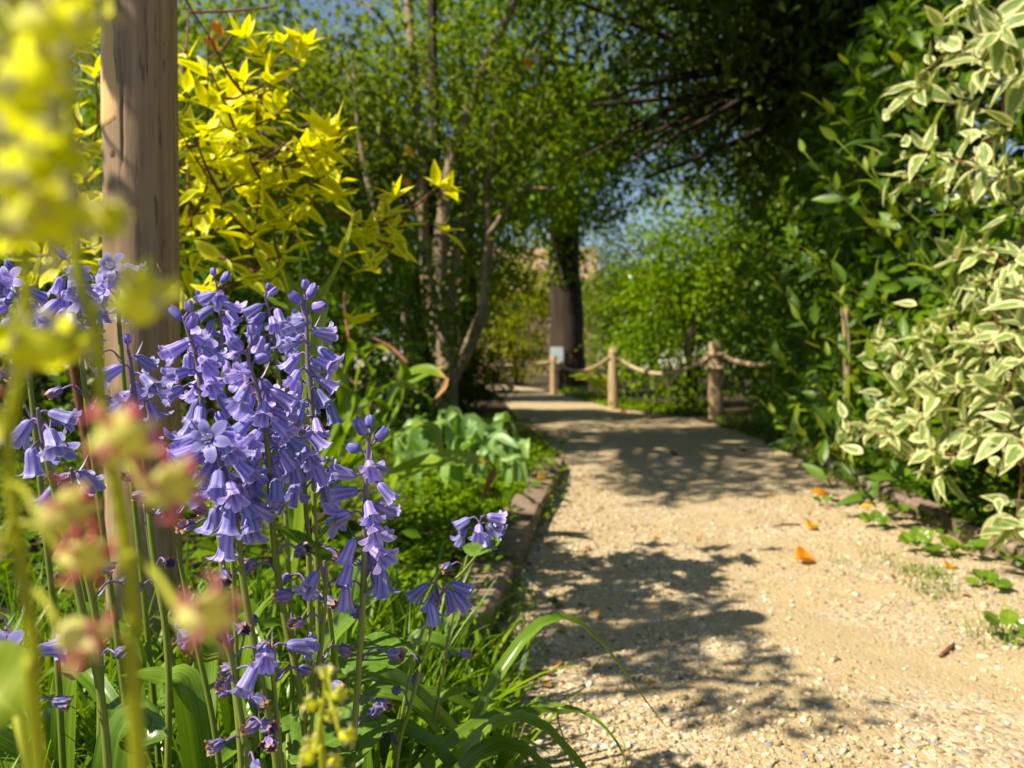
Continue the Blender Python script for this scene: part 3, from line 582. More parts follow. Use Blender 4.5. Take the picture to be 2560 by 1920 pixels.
part('coil', tube_mesh('coil', ring((1.88, 6.56, 0.50), 0.075), 0.018, M_ROPE, 8, 40), part_ring)
part('tail', tube_mesh('tail', [(1.81, 6.5, 0.50), (1.78, 6.46, 0.485), (1.76, 6.45, 0.46)], 0.016, M_ROPE, 8, 10), part_ring)
part('coil', tube_mesh('coil', ring((1.88, 6.56, 0.625), 0.074), 0.018, M_ROPE, 8, 40), part_ring)
def rope(label, a, b, sag, r=0.019):
    n_ = 60; pts = np.array([a + (b - a) * t - np.array([0, 0, 4 * sag * t * (1 - t)]) for t in np.linspace(0, 1, n_)])
    t = thing('rope', label, 'rope', pts[0], 'ropes slung between the posts')
    T = nrm(np.gradient(pts, axis=0)); x = nrm(np.cross(T, [0, 0, 1])); yv = np.cross(T, x)
    for k in range(3):
        ang = np.linspace(0, 2 * math.pi * np.linalg.norm(b - a) / 0.13, n_) + k * 2.094
        part('strand', tube_mesh('strand', pts + r * 0.55 * (np.cos(ang)[:, None] * x + np.sin(ang)[:, None] * yv), r * 0.62, M_ROPE, 6, 150), t)
off = np.array([0, -0.05, -0.10])
rope('rope hanging between the stout shaded post and the pale sunlit post', p2 + off + [0.06, 0, 0], p3 + off + [-0.06, 0, -0.02], 0.17)
rope('rope hanging between the pale sunlit post and the post with the notice', p1 + off + [0.06, 0, 0], p2 + off + [-0.06, 0, 0], 0.16)
rope('rope running from the notice post round the far bend', p0 + off, p1 + off + [-0.06, 0, 0], 0.05)
rope('rope running from the stout shaded post into the hedge', p3 + off + [0.06, 0, -0.02], np.array([2.3, 6.0, 0.55]), 0.05)
sg = thing('notice_sign', 'small pale blue notice board beside the far rope post', 'sign', (p1[0] + 0.07, p1[1] + 0.12, 0))
M_SIGN = rough_mat('notice_panel', [(0.40, 0.52, 0.62), (0.52, 0.63, 0.72), (0.60, 0.70, 0.78)], (6, 6, 6), bump=0.02, rough=0.4)
sx_, sy_ = p1[0] + 0.06, p1[1] + 0.12
part('panel', box('panel', (sx_ - 0.12, sy_ - 0.01, 0.60), (sx_ + 0.12, sy_ + 0.01, 0.87), M_SIGN), sg)
part('leg', box('leg', (sx_ - 0.02, sy_ + 0.012, -0.05), (sx_ + 0.02, sy_ + 0.05, 0.84), M_FENCE), sg)

# fern, red flowers, low plants by the fence
M_FERN = leaf_mat('fern_frond', [(0.20, 0.27, 0.02), (0.26, 0.31, 0.025)], trans=0.4, tcol=(1.2, 1.1, 0.4), rough=0.5)
fr_ = thing('fern', 'lime green fern unfurling between the two sunlit rope posts', 'fern', (1.22, 9.7, 0))
for k in range(11):
    a = k * 0.571 + 0.2; Lf = U(0.36, 0.52); q = np.array([1.22, 9.7, 0.02]); o_ = np.array([math.cos(a), math.sin(a), 0]); pts = catmull([q, q + o_ * Lf * 0.35 + [0, 0, Lf * 0.7], q + o_ * Lf * 0.85 + [0, 0, Lf * 0.75]], 18)
    pp, TT, NN, SS = [], [], [], []
    tg = nrm(np.gradient(pts, axis=0)); sd_ = nrm(np.cross(tg, [0, 0, 1.0]))
    for i in range(2, 18):
        for s_ in (-1, 1):
            pp.append(pts[i]); TT.append(sd_[i] * s_ + tg[i] * 0.4); NN.append(np.cross(sd_[i], tg[i]) * 1.0 + [0, 0, 0.5]); SS.append(0.13 * math.sin(math.pi * (i - 1) / 17.5) ** 0.7 + 0.01)
    part('frond', cloud('frond', DIA_N, np.array(pp), nrm(TT), nrm(NN), np.array(SS), M_FERN), fr_, kind='stuff')
M_RED = leaf_mat('red_petal', [(0.55, 0.03, 0.02), (0.65, 0.06, 0.03)], obj=True, trans=0.3, rough=0.5)
rd = thing('red_flower', 'plant with two small red blooms behind the rope fence', 'flower', (1.28, 10.2, 0))
for k, (px_, py_) in enumerate(((1507, 856), (1529, 858))):
    c = P(px_, py_, 10.2); part('stem', tube_mesh('stem', [(1.28 + 0.03 * k, 10.2, -0.02), (c[0], c[1], 0.4), c], [0.006, 0.005, 0.004], M_GREEN_STEM, 6), rd)
    for q in range(7): part('petal', mk_mesh('petal', *strip_leaf(3, 2, 0.38, 0.1, 0.2), None, M_RED), rd, M4(c, [math.cos(q * 0.9), math.sin(q * 0.9), 0.45], [0, 0, 1], 0.07))
def carpet(name, label, poly, n, leaf, hz, mat, cat='ground cover', tpl=DIA_W, up=1.0):
    poly = np.array(poly); i = rng.integers(len(poly) - 1, size=n); t = rng.random(n)[:, None]
    c = poly[i] * (1 - t) + poly[i + 1] * t; xy = c[:, :2] + rng.normal(size=(n, 2)) * c[:, 2:3]
    lx_, rx_ = path_x(xy[:, 1]); dd = np.maximum(lx_ - xy[:, 0], xy[:, 0] - rx_); ok = dd > -0.03 + 0.05 * rng.random(n); xy = xy[ok]; n = len(xy)
    hills = 0.55 + 0.45 * np.sin(xy[:, 0] * 9 + 2 * np.sin(xy[:, 1] * 5)) * np.cos(xy[:, 1] * 8)
    pos = np.stack([xy[:, 0], xy[:, 1], 0.02 + hz * hills * rng.random(n) ** 0.6 * np.clip(dd[ok] * 6 + 0.25, 0.25, 1)], -1)
    return top(name, cloud(name, tpl, pos, nrm(rand_dirs(n) * [1, 1, 0.4] + [0, 0, 0.15]), nrm(rand_dirs(n) * 0.55 + [0, 0, up]), leaf * U(0.5, 1.25, n), mat), label, cat, kind='stuff')
carpet('ground_cover', 'bright low weeds at the foot of the rope fence', [(1.9, 7.0, 0.14), (1.5, 8.0, 0.14), (1.2, 9.5, 0.12), (1.0, 13, 0.2), (0.5, 17, 0.5)], 4200, 0.045, 0.13, L_BRIGHT)
carpet('ground_cover', 'small leaved green ground cover filling the bed behind the bluebells', [(-0.55, 1.0, 0.22), (-0.28, 1.7, 0.2), (-0.12, 2.4, 0.16), (-0.1, 3.2, 0.2), (-0.15, 4.2, 0.3), (-0.45, 6, 0.4)], 20000, 0.021, 0.13, L_BRIGHT)
carpet('ground_cover', 'tangle of weeds over the shaded soil under the golden dogwood', [(-1.2, 1.0, 0.4), (-1.3, 2.5, 0.5), (-1.4, 4.0, 0.6), (-2.5, 6, 0.9)], 9000, 0.05, 0.2, L_GLOSS)
carpet('ivy', 'ivy and small weeds creeping along the foot of the laurel hedge', [(1.45, 1.0, 0.14), (1.42, 1.7, 0.12), (1.46, 2.4, 0.11), (1.56, 3.2, 0.12), (1.72, 4.2, 0.16), (1.85, 6.3, 0.2)], 9000, 0.033, 0.13, L_GLOSS)

# ------------------------------------------------------------------ timber post
def post_mat(name, a, b, c, pale=0.0):
    m, nt, out = new_mat(name)
    tc = nd(nt, 'ShaderNodeTexCoord'); mp = nd(nt, 'ShaderNodeMapping'); mp.inputs['Scale'].default_value = (70, 70, 2.2); nt.links.new(tc.outputs['Object'], mp.inputs[0])
    g = nd(nt, 'ShaderNodeTexNoise'); g.inputs['Scale'].default_value = 1; g.inputs['Detail'].default_value = 8; g.inputs['Roughness'].default_value = 0.7; g.inputs['Distortion'].default_value = 0.6; nt.links.new(mp.outputs[0], g.inputs['Vector'])
    n2 = nd(nt, 'ShaderNodeTexNoise'); n2.inputs['Scale'].default_value = 14; n2.inputs['Detail'].default_value = 5; nt.links.new(tc.outputs['Object'], n2.inputs['Vector'])
    mp3 = nd(nt, 'ShaderNodeMapping'); mp3.inputs['Scale'].default_value = (190, 190, 22); nt.links.new(tc.outputs['Object'], mp3.inputs[0])
    fl = nd(nt, 'ShaderNodeTexNoise'); fl.inputs['Scale'].default_value = 1; fl.inputs['Detail'].default_value = 3; nt.links.new(mp3.outputs[0], fl.inputs['Vector'])
    col = ramp(nt, g.outputs[0], [(0.28, a), (0.5, b), (0.72, c)])
    col = mix(nt, mth(nt, 'MULTIPLY', smooth_step(nt, n2.outputs[0], 0.50, 0.70), 0.45), col, tuple(x * 0.6 for x in b))
    col = mix(nt, mth(nt, 'MULTIPLY', smooth_step(nt, fl.outputs[0], 0.60, 0.70), 0.6 * (1 - pale)), col, tuple(x * 0.35 for x in a))
    bs = nd(nt, 'ShaderNodeBsdfPrincipled'); nt.links.new(col, bs.inputs['Base Color']); bs.inputs['Roughness'].default_value = 0.7; bs.inputs['Specular IOR Level'].default_value = 0.25
    bp = nd(nt, 'ShaderNodeBump'); bp.inputs['Strength'].default_value = 0.5; bp.inputs['Distance'].default_value = 0.002
    nt.links.new(mth(nt, 'ADD', g.outputs[0], mth(nt, 'MULTIPLY', fl.outputs[0], -0.6)), bp.inputs['Height']); nt.links.new(bp.outputs[0], bs.inputs['Normal'])
    nt.links.new(bs.outputs[0], out.inputs[0]); return m
M_POST = post_mat('post_wood', (0.17, 0.105, 0.06), (0.29, 0.195, 0.12), (0.40, 0.29, 0.19))
M_PEEL = post_mat('peeled_wood', (0.52, 0.30, 0.11), (0.64, 0.41, 0.18), (0.72, 0.52, 0.27), 1.0)
M_KNOT = rough_mat('knot', [(0.05, 0.03, 0.018), (0.12, 0.075, 0.045), (0.2, 0.13, 0.08)], (200, 200, 200), bump=0.5, dist=0.002)
PD = 0.97
pc = P(358, 918, PD); PCX, PCY, PRAD = pc[0], pc[1], 0.0465
wp = thing('timber_post', 'stout round timber post with a peeled strip rising behind the bluebells', 'post', (PCX, PCY, 0))
view = math.atan2(-PCY, -PCX)          # direction from the post towards the lens
def post_angle(px): return view + math.asin(np.clip((px - 358) / 91.0, -1, 1))
def post_z(py): return CAM_H + (918 - py) / F_PX * PD
def post_r(a, z):
    r = PRAD * (1 + 0.0012 * math.sin(3 * a + 1) + 0.010 * math.sin(2 * a + z * 3) + 0.006 * math.sin(5 * a - z * 7)) * (1.0 - 0.035 * (z - 0.6))
    for (px, y0, y1, dpt, w) in ((374, -300, 260, 0.006, 0.026), (366, 260, 520, 0.002, 0.02), (313, 150, 470, 0.005, 0.025), (358, 520, 720, 0.0022, 0.045), (372, 540, 760, 0.0022, 0.03), (272, 380, 600, 0.002, 0.03)):
        z1, z0 = post_z(y0), post_z(y1)
        if z0 < z < z1:
            aa = post_angle(px) + 0.03 * math.sin(z * 25) + 0.012 * math.sin(z * 90); d = math.atan2(math.sin(a - aa), math.cos(a - aa))
            r -= dpt * math.exp(-(d / w) ** 2) * min(1, (z - z0) * 20, (z1 - z) * 20)
    for (px, py, s, amp) in ((288, 400, 0.02, 0.004), (417, 590, 0.016, 0.003), (288, 640, 0.012, 0.003)):
        da = (a - post_angle(px)) * PRAD; dz = z - post_z(py); q = math.hypot(da, dz * 0.8) / s
        r += amp * math.exp(-q * q) - amp * 1.6 * math.exp(-(q * 2.6) ** 2)
    return r
zs = np.linspace(-0.1, 1.13, 170); na_ = 150; V = []; A_ = np.linspace(0, 2 * math.pi, na_, endpoint=False)
for z in zs:
    ox = 0.004 * (0.6 - z)
    for a in A_: r = post_r(a, z); V.append((PCX + r * math.cos(a) - ox, PCY + r * math.sin(a), z))
F = np.array([(i * na_ + k, i * na_ + (k + 1) % na_, (i + 1) * na_ + (k + 1) % na_, (i + 1) * na_ + k) for i in range(len(zs) - 1) for k in range(na_)], np.int32)
part('shaft', mk_mesh('shaft', np.array(V), F, mat=M_POST), wp)
part('top_end', tube_mesh('top_end', [(PCX + 0.002, PCY, 1.125), (PCX + 0.002, PCY, 1.14)], [0.048, 0.042], M_POST, 24, 3), wp)
V, F = [], []; zz = np.linspace(post_z(345), post_z(-150), 60)        # the strip where the bark-side wood is torn away
for i, z in enumerate(zz):
    u = i / 59; a0, a1 = post_angle(262), post_angle(np.interp(z, [post_z(345), post_z(330), post_z(250), post_z(120), post_z(-150)], [272, 309, 309, 302, 288]) + 1.5 * math.sin(z * 130))
    for k in range(9):
        a = a0 - 0.25 + (a1 - a0 + 0.25) * k / 8; e = 0.0016 * math.sin(math.pi * k / 8) ** 0.5 if 0 < k < 8 else -0.0012
        r = post_r(a, z) + e * (1 if 0 < i else -1) - 0.0002; V.append((PCX + r * math.cos(a) - 0.004 * (0.6 - z), PCY + r * math.sin(a), z))
F = np.array([(i * 9 + k, i * 9 + k + 1, i * 9 + k + 10, i * 9 + k + 9) for i in range(59) for k in range(8)], np.int32)
part('peeled_strip', mk_mesh('peeled_strip', np.array(V), F, mat=M_PEEL), wp, label='pale orange strip of freshly peeled wood')
for px, py, s in ((292, 412, 0.006), (418, 592, 0.009), (287, 642, 0.006)):
    a, z = post_angle(px), post_z(py); r = post_r(a, z) + 0.0005; c = np.array([PCX + r * math.cos(a) - 0.004 * (0.6 - z), PCY + r * math.sin(a), z]); nn = np.array([math.cos(a), math.sin(a), 0]); tx = np.array([-math.sin(a), math.cos(a), 0])
    V = [c + nn * 0.0012] + [c + s * U(0.8, 1.15) * (math.cos(t) * tx * 0.75 + math.sin(t) * np.array([0, 0, 1])) - nn * 0.0008 for t in np.linspace(0, 6.28, 13)[:-1]]
    part('knot', mk_mesh('knot', np.array(V), [(0, 1 + k, 1 + (k + 1) % 12) for k in range(12)], mat=M_KNOT), wp)
V = []
for q in range(3):                                                    # a splinter lifting from the face
    a, z = post_angle(398), post_z(690); c = np.array([PCX + 0.0505 * math.cos(a), PCY + 0.0505 * math.sin(a), z])
part('splinter', tube_mesh('splinter', [c, c + nrm([PCX * -1, -PCY, 0]) * 0.004 + [-0.003, 0, 0.006], c + nrm([-PCX, -PCY, 0]) * 0.005 + [-0.005, 0, 0.011]], [0.0012, 0.0010, 0.0003], M_PEEL, 5, 8), wp)

# ------------------------------------------------------------------ golden dogwood and variegated dogwood
DOG = [strip_leaf(9, 6, 0.27, 0.05, 0.25, 'oval', 0.03), strip_leaf(9, 6, 0.16, 0.3, 0.5, 'lance', 0.02, 0.8), strip_leaf(8, 4, 0.22, 0.12, 0.18, 'lance'), strip_leaf(8, 4, 0.20, 0.24, 0.32, 'lance'), strip_leaf(8, 4, 0.24, 0.08, 0.05, 'lance', 0.012), strip_leaf(8, 4, 0.19, 0.2, -0.12, 'lance', 0.01, 0.5), strip_leaf(8, 4, 0.22, 0.06, 0.45, 'lance', 0.015, -0.4)]
M_GOLD = leaf_mat('golden_leaf', [(0.22, 0.30, 0.012), (0.36, 0.40, 0.014), (0.55, 0.54, 0.018), (0.66, 0.62, 0.022)], obj=True, trans=0.45, tcol=(1.15, 1.05, 0.4), rough=0.45, margin=((0.76, 0.80, 0.05), 0.25, 0.62, 0.7), vein=0.3, bump=0.5)
M_CREAM = leaf_mat('variegated_leaf', [(0.13, 0.22, 0.055), (0.18, 0.27, 0.07), (0.24, 0.33, 0.10)], obj=True, trans=0.34, tcol=(1.15, 1.15, 0.6), rough=0.5, margin=((0.68, 0.67, 0.34), 0.44, 0.78, 1.1), vein=0.45, bump=0.9)
LM_GOLD, LM_CREAM = leaf_meshes('golden_leaf', DOG, M_GOLD), leaf_meshes('variegated_leaf', DOG, M_CREAM)
M_ORANGE = leaf_mat('orange_leaf', [(0.62, 0.22, 0.015), (0.72, 0.33, 0.02), (0.70, 0.40, 0.03)], obj=True, trans=0.3, rough=0.45, vein=0.15, tip=((0.35, 0.13, 0.02), 0.88, 1.1))
M_BROWN = leaf_mat('brown_leaf', [(0.20, 0.08, 0.025), (0.32, 0.15, 0.04)], obj=True, trans=0.2, rough=0.6)
LM_ORANGE = leaf_meshes('orange_leaf', DOG, M_ORANGE)
def whorl(parent, meshes, c, axis, n, ln, spread=1.0, light=0.6):
    axis = nrm(axis); a0 = U(0, 6.28); ref = nrm(np.cross(axis, [0.3, 0.2, 0.9])); r2 = np.cross(axis, ref)
    for k in range(n):
        tier = k // 2; ph = a0 + (k % 2) * math.pi + tier * 1.57 + rng.normal(0, 0.25); o = math.cos(ph) * ref + math.sin(ph) * r2
        lift = 0.25 + 0.35 * tier / max(1, n // 2 - 1) * 2
        T = nrm(o * spread + axis * lift - np.array([0, 0, 0.12])); N = nrm(axis * 0.6 + SUN * light + np.array([0, -0.25, 0.4]) + rng.normal(0, 0.35, 3))
        part('leaf', meshes[rng.integers(len(meshes))], parent, M4(c - axis * (0.012 * (2 - tier)) + o * 0.004, T, N, ln * U(0.65, 1.15) * (1 - 0.13 * tier)))
gold = thing('golden_dogwood', 'golden yellow leaved dogwood bush spreading behind the timber post', 'shrub', (-0.95, 1.75, 0))
gc = [(470, 30), (520, 85), (465, 130), (560, 120), (612, 60), (690, 15), (470, 215), (525, 175), (565, 215), (610, 235), (655, 240), (705, 275), (640, 310), (585, 315), (740, 330), (800, 345), (855, 345), (700, 390), (770, 400), (620, 375), (560, 385), (485, 335), (470, 405), (520, 450), (580, 435),
      (650, 445), (720, 455), (800, 425), (500, 505), (545, 475), (640, 505), (700, 535), (760, 485), (475, 565), (515, 605), (565, 560), (625, 585), (685, 565), (745, 560), (480, 655), (545, 645), (700, 640), (640, 680), (925, 572), (965, 545), (1005, 560), (1040, 515), (1072, 482), (985, 612), (940, 602), (895, 560),
      (205, 330), (235, 365), (180, 415), (212, 445), (150, 475), (105, 385), (62, 205), (125, 195), (182, 565), (225, 620), (132, 565), (160, 645), (240, 180), (90, 90), (30, 430), (40, 560), (250, 520), (100, 640)]
dg = [U(1.1, 1.5) for _ in gc]
tips = []
for (x_, y_), d_ in zip(gc, dg):
    if 890 <= x_: d_ = 1.45
    if x_ < 260: d_ = U(1.15, 1.6)
    tips.append(P(x_, y_, d_))
hubs = [np.array([-1.0, 1.8, 0.35]), np.array([-0.8, 1.7, 0.5]), np.array([-1.05, 1.65, 0.7])]
for hpt in hubs: part('stem', tube_mesh('stem', [(-0.95, 1.75, -0.05), (hpt + [-0.95, 1.75, 0]) / 2 * [1, 1, 0.6], hpt], [0.013, 0.011, 0.009], M_TWIG, 8, 12), gold)
n_gold = 0
order = sorted(range(len(tips)), key=lambda i: np.linalg.norm(tips[i] - hubs[0]))
placed = list(hubs)
for i in order:
    tip = tips[i]; c = min(placed, key=lambda q: np.linalg.norm(q - tip) + 0.6 * max(0, q[2] - tip[2])); v = tip - c
    mid = (c + tip) / 2 + np.array([0, 0, -0.04]) * np.linalg.norm(v) + rng.normal(0, 0.004, 3)
    part('branch', tube_mesh('branch', [c, mid, tip], [0.0030, 0.0024, 0.0013], M_TWIG, 6, 10), gold); placed += [tip, mid]
    k = 5 if n_gold < 290 else 0; n_gold += k
    ax_ = nrm(nrm(v) * 0.6 + np.array([0.1, -0.2, 0.6]))
    if k: whorl(gold, LM_GOLD, tip, ax_, k, 0.068)
    
# the many smaller inner leaves of the same bush
pos, TT, NN = [], [], []
for q in range(95):
    tp = tips[rng.integers(len(tips))]; ex = tp + np.clip(rng.normal(0, 1, 3), -1.5, 1.5) * (np.array([0.075, 0.06, 0.075]) if tp[0] < -0.35 else np.array([0.035, 0.03, 0.03])); part('twig', tube_mesh('twig', [tp, (tp + ex) / 2 + [0, 0, -0.006], ex], [0.0013, 0.0011, 0.0008], M_TWIG, 5, 6), gold)
    ax_ = nrm(nrm(ex - tp) * 0.5 + np.array([0.1, -0.2, 0.7])); rf_ = nrm(np.cross(ax_, [0.3, 0.2, 0.9])); r2_ = np.cross(ax_, rf_); a0 = U(0, 6.28)
    for k in range(6):
        o = math.cos(a0 + k * 1.05) * rf_ + math.sin(a0 + k * 1.05) * r2_; pos.append(ex + o * 0.003); TT.append(o * (1.0 if k % 2 else 0.55) + ax_ * (0.3 if k % 2 else 0.9)); NN.append(ax_ * 0.6 + SUN * 0.6 + [0, -0.2, 0.4] + rng.normal(0, 0.3, 3))
pos, TT, NN = np.array(pos), nrm(TT), nrm(NN); n = len(pos)
M_GOLD_C = leaf_mat('golden_leaf_inner', [(0.24, 0.32, 0.012), (0.45, 0.46, 0.014), (0.66, 0.62, 0.02), (0.78, 0.72, 0.03)], trans=0.45, tcol=(1.15, 1.05, 0.4), rough=0.45, margin=((0.76, 0.80, 0.05), 0.25, 0.62, 0.7), vein=0.3)
part('foliage', cloud('foliage', DOG[2], pos, TT, NN, 0.056 * U(0.6, 1.2, n), M_GOLD_C), gold, kind='stuff')

var = thing('variegated_dogwood', 'cream and green variegated dogwood spilling over the path edging', 'shrub', (1.72, 1.95, 0))
vc = [(2430, 20, 1.2), (2500, 70, 1.1), (2390, 110, 1.2), (2330, 165, 1.25), (2450, 150, 1.15), (2535, 190, 1.1), (2290, 225, 1.25), (2400, 250, 1.25), (2545, 30, 1.15), (2310, 375, 1.2), (2375, 400, 1.15), (2435, 420, 1.12), (2500, 440, 1.1), (2265, 440, 1.25), (2415, 480, 1.2), (2545, 520, 1.1), (2500, 330, 1.2),
      (2390, 640, 1.2), (2450, 620, 1.15), (2540, 640, 1.05), (2200, 850, 1.3), (2255, 900, 1.27), (2300, 835, 1.25), (2380, 775, 1.2), (2455, 715, 1.15), (2535, 745, 1.1), (2110, 1080, 1.35), (2165, 1070, 1.3), (2225, 1085, 1.27), (2300, 1050, 1.22), (2260, 985, 1.27), (2385, 975, 1.18), (2455, 890, 1.15), (2545, 900, 1.08), (2330, 1125, 1.2), (2425, 1075, 1.15), (2505, 1000, 1.1),
      (2555, 1110, 1.05), (2345, 1190, 1.2), (2330, 930, 1.22), (2420, 830, 1.17), (2500, 830, 1.12), (2540, 1310, 1.05), (2400, 900, 1.2), (2350, 1010, 1.2), (2560, 820, 1.0), (2470, 960, 1.12), (2240, 1030, 1.3)]
vh = [np.array([1.55, 1.95, 0.30]), np.array([1.5, 1.85, 0.7]), np.array([1.45, 1.8, 1.1]), np.array([1.5, 1.6, 0.5])]
for hpt in vh: part('stem', tube_mesh('stem', [(1.72, 1.95, -0.05), (1.70, 1.94, hpt[2] * 0.45), hpt], [0.011, 0.009, 0.0055], M_TWIG, 8, 12), var)
placed = list(vh); nv = 0
tips = [P(a_, b_, 1.5 + (c_ - 1.0) / 0.35 * 0.65) for a_, b_, c_ in vc]; n_front = len(tips)
tips += [np.array([U(1.2, 1.75), U(1.25, 2.15), U(0.25, 1.35)]) for _ in range(34)]   # the body of the bush towards the hedge
for i in sorted(range(len(tips)), key=lambda i: -tips[i][0]):
    tip = tips[i]; c = min(placed, key=lambda q: np.linalg.norm(q - tip) + 1.2 * max(0, q[2] - tip[2] - 0.05)); v = tip - c
    mid = (c + tip) / 2 + np.array([0.0, 0, 0.03]) * np.linalg.norm(v) + rng.normal(0, 0.008, 3)
    part('branch', tube_mesh('branch', [c, mid, tip], [0.0028, 0.0022, 0.0014], M_TWIG, 6, 10), var); placed += [tip, mid]
    ax_ = nrm(nrm(v) * 0.7 + np.array([-0.35, -0.25, 0.25]))
    if i < n_front: whorl(var, LM_CREAM, tip, ax_ + rng.normal(0, 0.3, 3), 6, 0.088 * U(0.7, 1.25), 1.0, 0.6); nv += 6
ci = np.concatenate([rng.integers(n_front, size=320), np.repeat(np.arange(n_front, len(tips)), 9)]); n = len(ci); pos = np.array(tips)[ci] + rng.normal(0, 1, (n, 3)) * [0.04, 0.05, 0.045] + [0.04, 0.04, 0]
M_CREAM_C = leaf_mat('variegated_leaf_inner', [(0.13, 0.22, 0.055), (0.18, 0.27, 0.07), (0.24, 0.33, 0.10)], trans=0.34, tcol=(1.15, 1.15, 0.6), rough=0.5, margin=((0.66, 0.65, 0.36), 0.42, 0.66, 0.75), vein=0.3)
part('foliage', cloud('foliage', DOG[2], pos, nrm(rand_dirs(n) + [-0.4, -0.2, 0.2]), nrm(rand_dirs(n) * 0.6 + SUN * 0.8), 0.078 * U(0.6, 1.2, n), M_CREAM_C), var, kind='stuff')
# ------------------------------------------------------------------ leafy plants in the bed
def strap(name, pts, w, mat, fold=0.25, n=16, m=4, shape='strap', roll=0.0):
    """a real long leaf along a curve, w = half width"""
    pts = catmull(pts, n + 1); T = nrm(np.gradient(pts, axis=0)); side = nrm(np.cross(T, [0.02, -0.3, 1.0])); nor = np.cross(side, T); V, UV = [], []
    for i in range(n + 1):
        t = i / n; ww = w * {'strap': min(1, 0.6 + 1.2 * t) * max(0.02, (1 - t ** 4)) ** 0.75, 'oval': max(0.03, math.sin(math.pi * min(1, t ** 0.8)) ** 0.7), 'blade': min(1, 0.7 + t) * max(0.02, 1 - t ** 2.5)}[shape]
        c, s_ = math.cos(roll * t), math.sin(roll * t); sd = side[i] * c + nor[i] * s_; no = nor[i] * c - side[i] * s_
        for k in range(m + 1):
            q = 2 * k / m - 1; V.append(pts[i] + sd * q * ww + no * fold * abs(q) * ww); UV.append(((q + 1) / 2, t))
    F = np.array([(i * (m + 1) + k, i * (m + 1) + k + 1, (i + 1) * (m + 1) + k + 1, (i + 1) * (m + 1) + k) for i in range(n) for k in range(m)], np.int32)
    return mk_mesh(name, np.array(V), F, np.array(UV), None, mat)
M_STRAP = leaf_mat('strap_leaf', [(0.08, 0.17, 0.014), (0.13, 0.23, 0.018), (0.18, 0.28, 0.022)], obj=True, trans=0.38, tcol=(1.3, 1.2, 0.4), rough=0.3, spec=0.5, tip=((0.50, 0.33, 0.04), 0.86, 1.02), streak=0.5)
M_BLUELEAF = leaf_mat('blue_green_leaf', [(0.10, 0.22, 0.04), (0.15, 0.28, 0.06), (0.20, 0.33, 0.05), (0.17, 0.30, 0.12)], obj=True, trans=0.28, tcol=(1.1, 1.3, 0.5), rough=0.42, vein=0.35, streak=0.3)
M_BB_LEAF = leaf_mat('bluebell_leaf', [(0.06, 0.14, 0.014), (0.10, 0.20, 0.018), (0.14, 0.24, 0.022)], obj=True, trans=0.35, tcol=(1.3, 1.25, 0.4), rough=0.28, spec=0.5, streak=0.45)
sp = thing('strap_leaved_clump', 'clump of broad yellow tipped strap leaves arching behind the bluebells', 'plant', (-0.62, 1.95, 0))
b0 = np.array([-0.62, 1.95, 0.02])
for pts, w in [([(935, 1090), (1000, 960), (1060, 925), (1115, 945)], 0.028), ([(880, 1100), (860, 960), (900, 880), (960, 860)], 0.022), ([(900, 1100), (930, 1000), (990, 960), (1060, 985)], 0.032), ([(860, 1080), (840, 930), (820, 870), (790, 860)], 0.020), ([(905, 1120), (960, 1040), (930, 1000), (890, 1045)], 0.034),
               ([(870, 1050), (900, 920), (940, 870), (975, 880)], 0.017), ([(850, 1050), (870, 930), (880, 870), (870, 845)], 0.018), ([(900, 1150), (1010, 1080), (1080, 1070), (1105, 1140)], 0.024), ([(920, 1080), (990, 990), (1050, 950), (1110, 915)], 0.026), ([(850, 1100), (790, 980), (740, 920), (700, 920)], 0.024),
               ([(940, 1250), (1000, 1190), (1120, 1150), (1225, 1155)], 0.040), ([(880, 1150), (900, 1020), (850, 960), (800, 950)], 0.026), ([(930, 1120), (1000, 1020), (1010, 930), (990, 890)], 0.024), ([(880, 1060), (930, 960), (900, 890), (860, 880)], 0.018)]:
    dd = U(1.7, 2.05); W = [b0 + rng.normal(0, 0.03, 3) * [1, 1, 0]] + [P(x, y, dd - 0.03 * k) for k, (x, y) in enumerate(pts)]
    part('leaf', strap('leaf', W, w, M_STRAP, roll=U(-0.5, 0.5)), sp)
dw = strap('dead_tip', [P(1118, 945, 1.75), P(1108, 975, 1.74), P(1085, 1000, 1.73)], 0.008, M_BROWN, n=8); part('dead_tip', dw, sp)
part('dead_tip', strap('dead_tip', [P(1225, 1155, 1.7), P(1235, 1180, 1.7), P(1215, 1220, 1.7), P(1200, 1270, 1.7)], 0.008, M_BROWN, n=10, roll=2.0), sp)
part('dead_stalk', tube_mesh('dead_stalk', [P(935, 845, 2.3), P(980, 870, 2.2), P(1020, 908, 2.1)], [0.003, 0.006, 0.006], M_TWIG, 6), sp)
part('dead_stalk', tube_mesh('dead_stalk', [P(862, 730, 2.2), P(864, 790, 2.2), P(872, 845, 2.1)], [0.004, 0.005, 0.005], M_TWIG, 6), sp)
sw = thing('sword_leaved_plant', 'tall broad bladed plant with one leaf rising right of the golden branches', 'plant', (-0.45, 1.3, 0))
for pts, w, d in [([(800, 830), (812, 740), (858, 640), (886, 520)], 0.017, 1.25), ([(760, 800), (690, 720), (630, 690), (555, 655)], 0.015, 1.35), ([(740, 800), (660, 640), (615, 560), (560, 520)], 0.014, 1.45), ([(765, 800), (753, 720), (751, 650), (750, 590)], 0.004, 1.2), ([(790, 860), (690, 760), (600, 700), (490, 640)], 0.013, 1.5), ([(770, 850), (720, 720), (680, 640), (690, 560)], 0.012, 1.5)]:
    W = [np.array([-0.42, 1.32, 0.0])] + [P(x, y, d) for x, y in pts]
    part('leaf', strap('leaf', W, w, M_STRAP, shape='blade', roll=U(-0.3, 0.3)), sw)
